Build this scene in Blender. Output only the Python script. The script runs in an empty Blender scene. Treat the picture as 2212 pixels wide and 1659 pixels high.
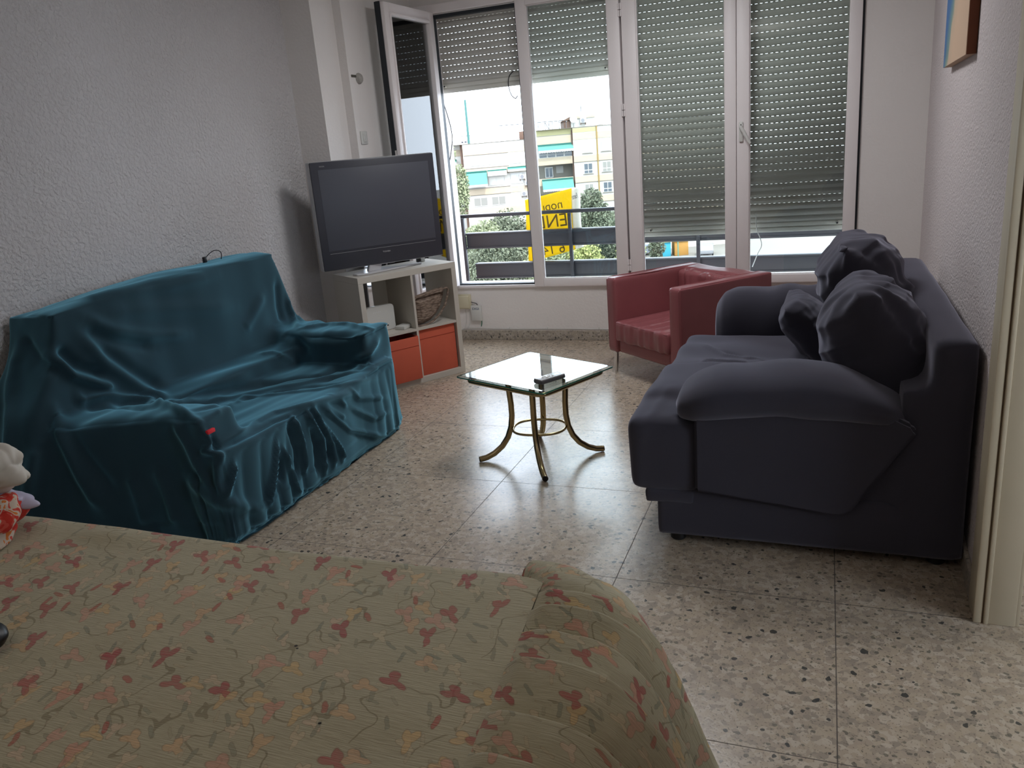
import bpy, bmesh, math, random
import numpy as np
from mathutils import Vector, Matrix, noise

# ---------------------------------------------------------------- camera, world, sun, exposure
scn = bpy.context.scene
COL = scn.collection
YAW, PITCH, ROLL = math.radians(21.945), math.radians(16.42), math.radians(-4.846)
CAMH = 1.42
cam_data = bpy.data.cameras.new('camera')
cam = bpy.data.objects.new('camera', cam_data)
COL.objects.link(cam)
cam_data.sensor_width = 36.0
cam_data.lens = 1732.6 / 2212 * 36.0
cam_data.clip_start = 0.05
cam_data.clip_end = 1000
_F = Vector((-math.sin(YAW) * math.cos(PITCH), math.cos(YAW) * math.cos(PITCH), -math.sin(PITCH)))
_R = Vector((math.cos(YAW), math.sin(YAW), 0))
_U = _R.cross(_F)
_R2 = math.cos(ROLL) * _R + math.sin(ROLL) * _U
_U2 = -math.sin(ROLL) * _R + math.cos(ROLL) * _U
cam.matrix_world = Matrix(((_R2.x, _U2.x, -_F.x, 0), (_R2.y, _U2.y, -_F.y, 0), (_R2.z, _U2.z, -_F.z, CAMH), (0, 0, 0, 1)))
scn.camera = cam

world = bpy.data.worlds.new('world')
scn.world = world
world.use_nodes = True
bg = world.node_tree.nodes['Background']
bg.inputs['Color'].default_value = (0.76, 0.87, 1.0, 1)
bg.inputs['Strength'].default_value = 7.0

sun_data = bpy.data.lights.new('sun', 'SUN')
sun_data.energy = 5.0
sun_data.angle = math.radians(0.6)
sun_data.color = (1.0, 0.93, 0.82)
sun = bpy.data.objects.new('sun', sun_data)
COL.objects.link(sun)
# travels away from the window wall, from high on the right
sun.rotation_euler = Vector((-0.45, 0.42, -0.79)).to_track_quat('-Z', 'Y').to_euler()

vs = scn.view_settings
vs.view_transform = 'Standard'
vs.look = 'None'
vs.gamma = 1.0
vs.use_curve_mapping = False
vs.exposure = 0.2

def portal(loc, rot, sx, sy):
    l = bpy.data.lights.new('portal', 'AREA'); l.shape = 'RECTANGLE'; l.size = sx; l.size_y = sy
    l.cycles.is_portal = True
    o = bpy.data.objects.new('portal', l); o.location = loc; o.rotation_euler = rot; COL.objects.link(o)
portal((-1.25, 5.86, 1.3), (math.radians(-90), 0, 0), 2.9, 1.95)

# added fill light behind the camera, without any lamp, washing the ceiling
ul = bpy.data.lights.new('fill_up', 'AREA'); ul.shape = 'DISK'; ul.size = 0.45; ul.energy = 13; ul.color = (1.0, 0.97, 0.94)
ulo = bpy.data.objects.new('fill_up', ul); ulo.location = (-1.1, -0.4, 1.75); ulo.rotation_euler = (math.radians(180), 0, 0); COL.objects.link(ulo)
cl = bpy.data.lights.new('fill_overhead', 'AREA'); cl.shape = 'DISK'; cl.size = 0.7; cl.energy = 24; cl.color = (0.97, 0.98, 1.0)  # added fill from above to brighten the window wall; no real lamp
clo = bpy.data.objects.new('fill_overhead', cl); clo.location = (-0.9, 4.0, 2.60); COL.objects.link(clo)

# ---------------------------------------------------------------- helpers
def lin(c):
    return tuple(((v / 255) / 12.92 if v / 255 <= 0.04045 else ((v / 255 + 0.055) / 1.055) ** 2.4) for v in c)

def mat(name, color, rough=0.6, metal=0.0, spec=0.5, bump=None, sheen=0.0, coat=0.0, trans=0.0, ior=1.45,
        vary=None, emit=None, sheen_tint=None, backface=False):
    m = bpy.data.materials.new(name); m.use_nodes = True
    nt = m.node_tree; p = nt.nodes['Principled BSDF']
    c = tuple(color) + (1,)
    p.inputs['Base Color'].default_value = c
    p.inputs['Roughness'].default_value = rough
    p.inputs['Metallic'].default_value = metal
    p.inputs['Specular IOR Level'].default_value = spec
    p.inputs['IOR'].default_value = ior
    p.inputs['Sheen Weight'].default_value = sheen
    if sheen_tint: p.inputs['Sheen Tint'].default_value = tuple(sheen_tint) + (1,)
    p.inputs['Coat Weight'].default_value = coat
    p.inputs['Transmission Weight'].default_value = trans
    if vary:                                   # (scale, amount) soft colour variation
        tc = nt.nodes.new('ShaderNodeTexCoord'); n = nt.nodes.new('ShaderNodeTexNoise')
        n.inputs['Scale'].default_value = vary[0]; n.inputs['Detail'].default_value = 4
        nt.links.new(tc.outputs['Object'], n.inputs['Vector'])
        mx = nt.nodes.new('ShaderNodeMix'); mx.data_type = 'RGBA'
        a = vary[1]
        mx.inputs[6].default_value = tuple(v * (1 - a) for v in color) + (1,)
        mx.inputs[7].default_value = tuple(min(1, v * (1 + a)) for v in color) + (1,)
        nt.links.new(n.outputs['Fac'], mx.inputs[0]); nt.links.new(mx.outputs[2], p.inputs['Base Color'])
    if bump:                                   # list of (kind, scale, strength, distance)
        tc = nt.nodes.new('ShaderNodeTexCoord'); prev = None
        for kind, sc, st, dist in bump:
            if kind == 'noise':
                n = nt.nodes.new('ShaderNodeTexNoise'); n.inputs['Detail'].default_value = 6; out = 'Fac'
            else:
                n = nt.nodes.new('ShaderNodeTexVoronoi'); out = 'Distance'
            n.inputs['Scale'].default_value = sc
            nt.links.new(tc.outputs['Object'], n.inputs['Vector'])
            b = nt.nodes.new('ShaderNodeBump'); b.inputs['Strength'].default_value = st; b.inputs['Distance'].default_value = dist
            nt.links.new(n.outputs[out], b.inputs['Height'])
            if prev: nt.links.new(prev.outputs['Normal'], b.inputs['Normal'])
            prev = b
        nt.links.new(prev.outputs['Normal'], p.inputs['Normal'])
    if emit:
        p.inputs['Emission Color'].default_value = tuple(emit[0]) + (1,); p.inputs['Emission Strength'].default_value = emit[1]
    return m

def tag(o, label=None, cat=None, group=None, kind=None):
    if label: o['label'] = label
    if cat: o['category'] = cat
    if group: o['group'] = group
    if kind: o['kind'] = kind
    return o

def thing(name, label, cat, loc=(0, 0, 0), rotz=0.0, group=None, kind=None):
    o = bpy.data.objects.new(name, None); COL.objects.link(o)
    o.empty_display_size = 0.1
    o.location = loc; o.rotation_euler = (0, 0, rotz)
    return tag(o, label, cat, group, kind)

def link_mesh(name, me, m, parent=None, loc=None, rotz=None, smooth=True):
    o = bpy.data.objects.new(name, me); COL.objects.link(o)
    ms = m if isinstance(m, (list, tuple)) else [m]
    for x in ms: me.materials.append(x)
    if parent is not None: o.parent = parent
    if loc is not None: o.location = loc
    if rotz is not None: o.rotation_euler = (0, 0, rotz)
    if smooth and len(me.polygons): me.polygons.foreach_set('use_smooth', [True] * len(me.polygons))
    return o

def from_arrays(name, v, f, m, parent=None, smooth=True, **k):
    me = bpy.data.meshes.new(name)
    me.from_pydata([tuple(map(float, a)) for a in v], [], [tuple(int(i) for i in a) for a in f])
    me.update()
    return link_mesh(name, me, m, parent, smooth=smooth, **k)

class MB:
    """collects boxes, tubes and lathes into one mesh"""
    def __init__(s): s.bm = bmesh.new(); s.flat = True
    def box(s, c, size, rot=None, bev=0.0, seg=2, mi=0, M=None):
        t = bmesh.new()
        bmesh.ops.create_cube(t, size=1.0)
        bmesh.ops.scale(t, vec=Vector(size), verts=t.verts)
        if bev > 0:
            bmesh.ops.bevel(t, geom=t.edges[:], offset=min(bev, min(size) * 0.49), segments=seg, affect='EDGES', profile=0.5)
        X = Matrix.Translation(Vector(c))
        if rot is not None:
            X = X @ (rot.to_4x4() if hasattr(rot, 'to_4x4') else Matrix.Rotation(rot, 4, 'Z'))
        if M is not None: X = M @ X
        bmesh.ops.transform(t, matrix=X, verts=t.verts)
        s._add(t, mi); return s
    def b2(s, lo, hi, bev=0.0, seg=2, mi=0, M=None):
        lo, hi = Vector(lo), Vector(hi)
        return s.box((lo + hi) / 2, hi - lo, bev=bev, seg=seg, mi=mi, M=M)
    def _add(s, t, mi):
        for f in t.faces: f.material_index = mi
        me = bpy.data.meshes.new('tmp'); t.to_mesh(me); t.free()
        s.bm.from_mesh(me); bpy.data.meshes.remove(me)
    def tube(s, pts, r, n=10, mi=0, closed=False, cap=True):
        pts = [Vector(p) for p in pts]; N = len(pts); t = bmesh.new(); rings = []
        up = None
        for i in range(N):
            if closed: d = (pts[(i + 1) % N] - pts[i - 1])
            else: d = pts[min(i + 1, N - 1)] - pts[max(i - 1, 0)]
            d.normalize()
            if up is None:
                up = Vector((0, 0, 1)) if abs(d.z) < 0.9 else Vector((1, 0, 0))
            a = d.cross(up); a.normalize(); b = a.cross(d); up = b
            rr = r[i] if hasattr(r, '__len__') else r
            rings.append([t.verts.new(pts[i] + a * math.cos(2 * math.pi * k / n) * rr + b * math.sin(2 * math.pi * k / n) * rr) for k in range(n)])
        M_ = N if closed else N - 1
        for i in range(M_):
            A, B = rings[i], rings[(i + 1) % N]
            for k in range(n):
                t.faces.new((A[k], A[(k + 1) % n], B[(k + 1) % n], B[k]))
        if cap and not closed:
            t.faces.new(rings[0][::-1]); t.faces.new(rings[-1])
        bmesh.ops.recalc_face_normals(t, faces=t.faces[:])
        s._add(t, mi); return s
    def lathe(s, c, prof, n=24, mi=0, M=None):
        t = bmesh.new(); rings = []
        for r, z in prof:
            rings.append([t.verts.new((r * math.cos(2 * math.pi * k / n), r * math.sin(2 * math.pi * k / n), z)) for k in range(n)])
        for i in range(len(prof) - 1):
            for k in range(n):
                t.faces.new((rings[i][k], rings[i][(k + 1) % n], rings[i + 1][(k + 1) % n], rings[i + 1][k]))
        t.faces.new(rings[0][::-1]); t.faces.new(rings[-1])
        bmesh.ops.remove_doubles(t, verts=t.verts[:], dist=1e-6)
        bmesh.ops.recalc_face_normals(t, faces=t.faces[:])
        X = Matrix.Translation(Vector(c))
        if M is not None: X = X @ M
        bmesh.ops.transform(t, matrix=X, verts=t.verts)
        s._add(t, mi); return s
    def poly(s, pts, mi=0):
        t = bmesh.new(); t.faces.new([t.verts.new(p) for p in pts]); s._add(t, mi); return s
    def prism(s, pts, vec, mi=0, bev=0.0):
        t = bmesh.new(); vec = Vector(vec)
        a = [t.verts.new(p) for p in pts]; b = [t.verts.new(Vector(p) + vec) for p in pts]
        t.faces.new(a[::-1]); t.faces.new(b); n = len(a)
        for i in range(n): t.faces.new((a[i], a[(i + 1) % n], b[(i + 1) % n], b[i]))
        bmesh.ops.recalc_face_normals(t, faces=t.faces[:])
        if bev: bmesh.ops.bevel(t, geom=t.edges[:], offset=bev, segments=2, affect='EDGES')
        s._add(t, mi); return s
    def build(s, name, m, parent=None, smooth=True, **k):
        me = bpy.data.meshes.new(name); s.bm.to_mesh(me); s.bm.free()
        o = link_mesh(name, me, m, parent, smooth=smooth, **k)
        if smooth:
            md = o.modifiers.new('wn', 'WEIGHTED_NORMAL') if False else None
            try: me.set_sharp_from_angle(angle=math.radians(38))
            except Exception: pass
        return o

def soft(boxes, voxel=0.02, it=6, fac=0.5, sub=0):
    """union of boxes (lo, hi[, rotation matrix]) remeshed and relaxed -> numpy verts, quads, normals"""
    b = MB()
    for bx in boxes:
        if len(bx) == 2: b.b2(bx[0], bx[1])
        else: b.b2(bx[0], bx[1], M=bx[2])
    o = b.build('tmp_soft', [], smooth=False)
    r = o.modifiers.new('r', 'REMESH'); r.mode = 'VOXEL'; r.voxel_size = voxel; r.adaptivity = 0
    if it:
        sm = o.modifiers.new('s', 'SMOOTH'); sm.factor = fac; sm.iterations = it
    if sub:
        ss = o.modifiers.new('ss', 'SUBSURF'); ss.levels = sub; ss.render_levels = sub
    dg = bpy.context.evaluated_depsgraph_get()
    ev = o.evaluated_get(dg); me = ev.to_mesh()
    v = np.empty(len(me.vertices) * 3); me.vertices.foreach_get('co', v)
    n = np.empty(len(me.vertices) * 3); me.vertices.foreach_get('normal', n)
    f = [tuple(p.vertices) for p in me.polygons]
    ev.to_mesh_clear(); old = o.data
    bpy.data.objects.remove(o); bpy.data.meshes.remove(old)
    return v.reshape(-1, 3), f, n.reshape(-1, 3)

def sines(P, freq, seed, n=14):
    """smooth random field in about [-1,1]"""
    rng = np.random.RandomState(seed); out = np.zeros(len(P))
    for i in range(n):
        d = rng.normal(size=3); d /= np.linalg.norm(d)
        out += np.sin(P @ (d * freq * rng.uniform(0.6, 1.5)) + rng.uniform(0, 6.28))
    return out / math.sqrt(n) * 1.1

def ridge(P, N, poly, w, h):
    """displace along normals near a 3D polyline: a fold of half-width w and height h"""
    pts = np.array(poly, float); best = np.full(len(P), 1e9); tt = np.zeros(len(P))
    L = len(pts) - 1
    for i in range(L):
        a, b = pts[i], pts[i + 1]; ab = b - a
        t = np.clip(((P - a) @ ab) / (ab @ ab + 1e-12), 0, 1)
        d = np.linalg.norm(P - (a + t[:, None] * ab), axis=1)
        m = d < best; best[m] = d[m]; tt[m] = (i + t[m]) / L
    fade = np.clip(np.minimum(tt, 1 - tt) * 6 + 0.25, 0, 1)
    return P + N * (h * fade * np.exp(-(best / w) ** 2))[:, None]

def pillow(name, size, m, parent, M, seed=0, p=3.0, q=0.5, wr=0.006, pinch=0.10, res=92, edgewr=0.01):
    """stuffed cushion: size = (width, height, thickness); local x,y plane, z thickness; M places it"""
    w, h, t = size; v = []; idx = {}
    us = np.linspace(-1, 1, res)
    for side in (1, -1):
        for i, a in enumerate(us):
            for j, b in enumerate(us):
                edge = i in (0, res - 1) or j in (0, res - 1)
                if side == -1 and edge: idx[(side, i, j)] = idx[(1, i, j)]; continue
                k = max(0, (1 - abs(a) ** p)) * max(0, (1 - abs(b) ** p))
                z = side * t / 2 * k ** q
                x = a * w / 2 * (1 - pinch * (1 - b * b) * abs(a) ** 2); y = b * h / 2 * (1 - pinch * (1 - a * a) * abs(b) ** 2)
                # round the corners
                c = (abs(a) * abs(b)) ** 4
                x *= 1 - 0.10 * c; y *= 1 - 0.10 * c
                idx[(side, i, j)] = len(v); v.append((x, y, z))
    f = []
    for side in (1, -1):
        for i in range(res - 1):
            for j in range(res - 1):
                q4 = (idx[(side, i, j)], idx[(side, i + 1, j)], idx[(side, i + 1, j + 1)], idx[(side, i, j + 1)])
                f.append(q4 if side == 1 else q4[::-1])
    P = np.array(v)
    e = np.maximum(np.abs(P[:, 0]) / (w / 2), np.abs(P[:, 1]) / (h / 2))
    n1 = sines(P * [1.0, 3.0, 1], 14, seed); n2 = sines(P * [3.0, 1.0, 1], 26, seed + 5); n3 = sines(P, 9, seed + 9)
    sgn = np.sign(P[:, 2])
    n4 = sines(P * [0.5, 2.4, 1], 62, seed + 11, 10); n5 = sines(P * [2.4, 0.6, 1], 50, seed + 12, 10)
    rim_ = np.clip((1 - e) * 9, 0, 1)
    P[:, 2] += sgn * (wr * (-1.1 * np.sqrt(n1 ** 2 + 0.03) + n3 * 0.8) + wr * 0.22 * (n4 + n5) * np.clip(e * 1.6 - 0.3, 0, 1) + edgewr * np.clip(e - 0.45, 0, 0.4) * n2) * rim_
    me = bpy.data.meshes.new(name); me.from_pydata([tuple(a) for a in P], [], f); me.update()
    o = link_mesh(name, me, m, parent); me.transform(M); return o

def loft_x(name, st, m, parent, yc, hw, seed=0, n=28, wr=0.006, exp=2.4):
    """soft roll along x; st = list of (x, zlow, zhigh, scale of half width)"""
    st = np.array(st, float); K = 46
    xs = np.linspace(0, 1, K); s = np.linspace(0, 1, len(st))
    sx, zl, zh, sw = (np.interp(xs, s, st[:, i]) for i in range(4))
    for a in (sx, zl, zh, sw):
        for _ in range(3): a[1:-1] = (a[:-2] + 2 * a[1:-1] + a[2:]) / 4
    v = []; f = []
    for i in range(K):
        for k in range(n):
            a = 2 * math.pi * k / n; c, d = math.cos(a), math.sin(a)
            y = yc + hw * sw[i] * math.copysign(abs(c) ** (2 / exp), c)
            z = (zl[i] + zh[i]) / 2 + (zh[i] - zl[i]) / 2 * math.copysign(abs(d) ** (2 / exp), d)
            v.append((sx[i], y, z))
    for i in range(K - 1):
        for k in range(n): f.append((i * n + k, i * n + (k + 1) % n, (i + 1) * n + (k + 1) % n, (i + 1) * n + k))
    f.append(tuple(range(n))[::-1]); f.append(tuple((K - 1) * n + k for k in range(n)))
    P = np.array(v); cen = np.array([[sx[i // n], yc, (zl[i // n] + zh[i // n]) / 2] for i in range(K * n)])
    N = P - cen; N /= np.linalg.norm(N, axis=1)[:, None] + 1e-9
    P = P + N * (wr * (sines(P * [2.2, 1, 1], 15, seed) + 0.6 * sines(P, 30, seed + 3)))[:, None]
    o = from_arrays(name, P, f, m, parent)
    bmx = bmesh.new(); bmx.from_mesh(o.data); bmesh.ops.recalc_face_normals(bmx, faces=bmx.faces[:]); bmx.to_mesh(o.data); bmx.free()
    return o

def copy_tree(o, parent=None):
    c = o.copy(); COL.objects.link(c); c.parent = parent
    for ch in [x for x in bpy.data.objects if x.parent == o]: copy_tree(ch, c)
    return c

def text(name, body, size, m, parent, M, ext=0.001, align='CENTER'):
    cu = bpy.data.curves.new(name, 'FONT'); cu.body = body; cu.size = size; cu.extrude = ext
    cu.align_x = align; cu.align_y = 'CENTER'
    o = bpy.data.objects.new(name, cu); COL.objects.link(o)
    dg = bpy.context.evaluated_depsgraph_get(); me = bpy.data.meshes.new_from_object(o.evaluated_get(dg))
    bpy.data.objects.remove(o); bpy.data.curves.remove(cu)
    me.transform(M); me.name = name
    me.materials.clear()
    return link_mesh(name, me, m, parent, smooth=False)

# ---------------------------------------------------------------- special materials
def N_(nt, t, **k):
    n = nt.nodes.new(t)
    for a, b in k.items(): setattr(n, a, b)
    return n

def math_(nt, op, a, b=None, clamp=False):
    n = nt.nodes.new('ShaderNodeMath'); n.operation = op; n.use_clamp = clamp
    for i, x in enumerate((a, b)):
        if x is None: continue
        if isinstance(x, (int, float)): n.inputs[i].default_value = x
        else: nt.links.new(x, n.inputs[i])
    return n.outputs[0]

def mixc(nt, fac, a, b):
    n = nt.nodes.new('ShaderNodeMix'); n.data_type = 'RGBA'
    for i, x in ((0, fac), (6, a), (7, b)):
        if isinstance(x, (int, float)): n.inputs[i].default_value = x
        elif isinstance(x, tuple): n.inputs[i].default_value = x + (1,) if len(x) == 3 else x
        else: nt.links.new(x, n.inputs[i])
    return n.outputs[2]

def terrazzo(name, base, tiles=True, rough=0.24):
    m = bpy.data.materials.new(name); m.use_nodes = True; nt = m.node_tree; L = nt.links
    p = nt.nodes['Principled BSDF']
    geo = N_(nt, 'ShaderNodeNewGeometry'); pos = geo.outputs['Position']
    def vor(scale, feat='F1', rnd=1.0):
        v = N_(nt, 'ShaderNodeTexVoronoi'); v.feature = feat; v.inputs['Scale'].default_value = scale
        v.inputs['Randomness'].default_value = rnd
        w = N_(nt, 'ShaderNodeTexNoise'); w.inputs['Scale'].default_value = scale * 0.9; w.inputs['Detail'].default_value = 2
        L.new(pos, w.inputs['Vector'])
        mx = N_(nt, 'ShaderNodeMix'); mx.data_type = 'VECTOR'; mx.inputs[0].default_value = 0.018 * 60 / scale
        L.new(pos, mx.inputs[4]); L.new(w.outputs['Color'], mx.inputs[5]); L.new(mx.outputs[1], v.inputs['Vector'])
        return v
    col = base
    # pale chips
    v1 = vor(62); sep = N_(nt, 'ShaderNodeSeparateColor'); L.new(v1.outputs['Color'], sep.inputs[0])
    shade = N_(nt, 'ShaderNodeValToRGB'); cr = shade.color_ramp
    cr.elements[0].position = 0.0; cr.elements[0].color = tuple(c * 0.74 for c in base) + (1,)
    cr.elements[1].position = 1.0; cr.elements[1].color = tuple(min(1, c * 1.25) for c in base) + (1,)
    e = cr.elements.new(0.3); e.color = (base[0] * 0.97, base[1] * 0.93, base[2] * 0.9, 1)
    e = cr.elements.new(0.6); e.color = (base[0] * 1.07, base[1] * 1.03, base[2] * 0.95, 1)
    L.new(sep.outputs[0], shade.inputs[0])
    # thin dark cement specks between
    n1 = N_(nt, 'ShaderNodeTexNoise'); n1.inputs['Scale'].default_value = 150; n1.inputs['Detail'].default_value = 3
    L.new(pos, n1.inputs['Vector'])
    specks = math_(nt, 'LESS_THAN', n1.outputs['Fac'], 0.385)
    c1 = mixc(nt, math_(nt, 'MULTIPLY', specks, 0.6), shade.outputs['Color'], tuple(c * 0.28 for c in base))
    # mid-size dark green-grey chips
    v2 = vor(58); s2 = N_(nt, 'ShaderNodeSeparateColor'); L.new(v2.outputs['Color'], s2.inputs[0])
    pick = math_(nt, 'GREATER_THAN', s2.outputs[1], 0.74)
    near = math_(nt, 'LESS_THAN', v2.outputs['Distance'], 0.33)
    f2 = math_(nt, 'MULTIPLY', math_(nt, 'MULTIPLY', pick, near), 0.72)
    dk = mixc(nt, s2.outputs[2], lin((58, 64, 60)), lin((110, 104, 92)))
    c2 = mixc(nt, f2, c1, dk)
    v3 = vor(34); s3 = N_(nt, 'ShaderNodeSeparateColor'); L.new(v3.outputs['Color'], s3.inputs[0])
    f3 = math_(nt, 'MULTIPLY', math_(nt, 'GREATER_THAN', s3.outputs[0], 0.86), math_(nt, 'LESS_THAN', v3.outputs['Distance'], 0.26))
    c3 = mixc(nt, math_(nt, 'MULTIPLY', f3, 0.9), c2, lin((44, 50, 52)))
    big = N_(nt, 'ShaderNodeTexNoise'); big.inputs['Scale'].default_value = 2.2; big.inputs['Detail'].default_value = 5; L.new(pos, big.inputs['Vector'])
    c4 = mixc(nt, math_(nt, 'MULTIPLY', big.outputs['Fac'], 0.22), c3, lin((112, 104, 96)))
    rgh = math_(nt, 'ADD', math_(nt, 'MULTIPLY', big.outputs['Fac'], 0.16), rough - 0.08)
    if tiles:
        sx = N_(nt, 'ShaderNodeSeparateXYZ'); L.new(pos, sx.inputs[0])
        def line(o, off, step, hw):
            a = math_(nt, 'DIVIDE', math_(nt, 'SUBTRACT', o, off), step)
            fr = math_(nt, 'ABSOLUTE', math_(nt, 'SUBTRACT', a, math_(nt, 'ROUND', a)))
            return math_(nt, 'LESS_THAN', fr, hw / step)
        gx = line(sx.outputs[0], 0.061, 0.686, 0.0016); gy = line(sx.outputs[1], 2.342, 0.69, 0.0016)
        g = math_(nt, 'MAXIMUM', gx, gy)
        hx = line(sx.outputs[0], 0.404, 0.686, 0.0007); hy = line(sx.outputs[1], 2.687, 0.69, 0.0007)
        g2 = math_(nt, 'MULTIPLY', math_(nt, 'MAXIMUM', hx, hy), 0.22)
        c4 = mixc(nt, math_(nt, 'MAXIMUM', math_(nt, 'MULTIPLY', g, 0.85), g2), c4, lin((52, 44, 38)))
        rgh = math_(nt, 'ADD', rgh, math_(nt, 'MULTIPLY', g, 0.5))
    L.new(c4, p.inputs['Base Color']); L.new(rgh, p.inputs['Roughness'])
    p.inputs['Specular IOR Level'].default_value = 0.55
    wv = N_(nt, 'ShaderNodeTexNoise'); wv.inputs['Scale'].default_value = 7; wv.inputs['Detail'].default_value = 3; L.new(pos, wv.inputs['Vector'])
    b = N_(nt, 'ShaderNodeBump'); b.inputs['Strength'].default_value = 0.06; b.inputs['Distance'].default_value = 0.01
    L.new(wv.outputs['Fac'], b.inputs['Height'])
    b2 = N_(nt, 'ShaderNodeBump'); b2.inputs['Strength'].default_value = 0.10; b2.inputs['Distance'].default_value = 0.002
    L.new(n1.outputs['Fac'], b2.inputs['Height']); L.new(b.outputs['Normal'], b2.inputs['Normal'])
    L.new(b2.outputs['Normal'], p.inputs['Normal'])
    return m

def stucco(name, color, strength=0.55, scale=75, rough=0.85):
    m = bpy.data.materials.new(name); m.use_nodes = True; nt = m.node_tree; L = nt.links
    p = nt.nodes['Principled BSDF']; geo = N_(nt, 'ShaderNodeNewGeometry'); pos = geo.outputs['Position']
    n = N_(nt, 'ShaderNodeTexNoise'); n.inputs['Scale'].default_value = scale; n.inputs['Detail'].default_value = 3; n.inputs['Roughness'].default_value = 0.5
    L.new(pos, n.inputs['Vector'])
    n2 = N_(nt, 'ShaderNodeTexNoise'); n2.inputs['Scale'].default_value = 1.3; n2.inputs['Detail'].default_value = 4
    L.new(pos, n2.inputs['Vector'])
    r = N_(nt, 'ShaderNodeValToRGB'); r.color_ramp.elements[0].position = 0.40; r.color_ramp.elements[1].position = 0.62
    L.new(n.outputs['Fac'], r.inputs[0])
    b = N_(nt, 'ShaderNodeBump'); b.inputs['Strength'].default_value = strength; b.inputs['Distance'].default_value = 0.006
    L.new(r.outputs['Color'], b.inputs['Height']); L.new(b.outputs['Normal'], p.inputs['Normal'])
    c = mixc(nt, n2.outputs['Fac'], tuple(v * 0.93 for v in color), tuple(min(1, v * 1.06) for v in color))
    L.new(c, p.inputs['Base Color']); p.inputs['Roughness'].default_value = rough; p.inputs['Specular IOR Level'].default_value = 0.25
    return m

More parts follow.
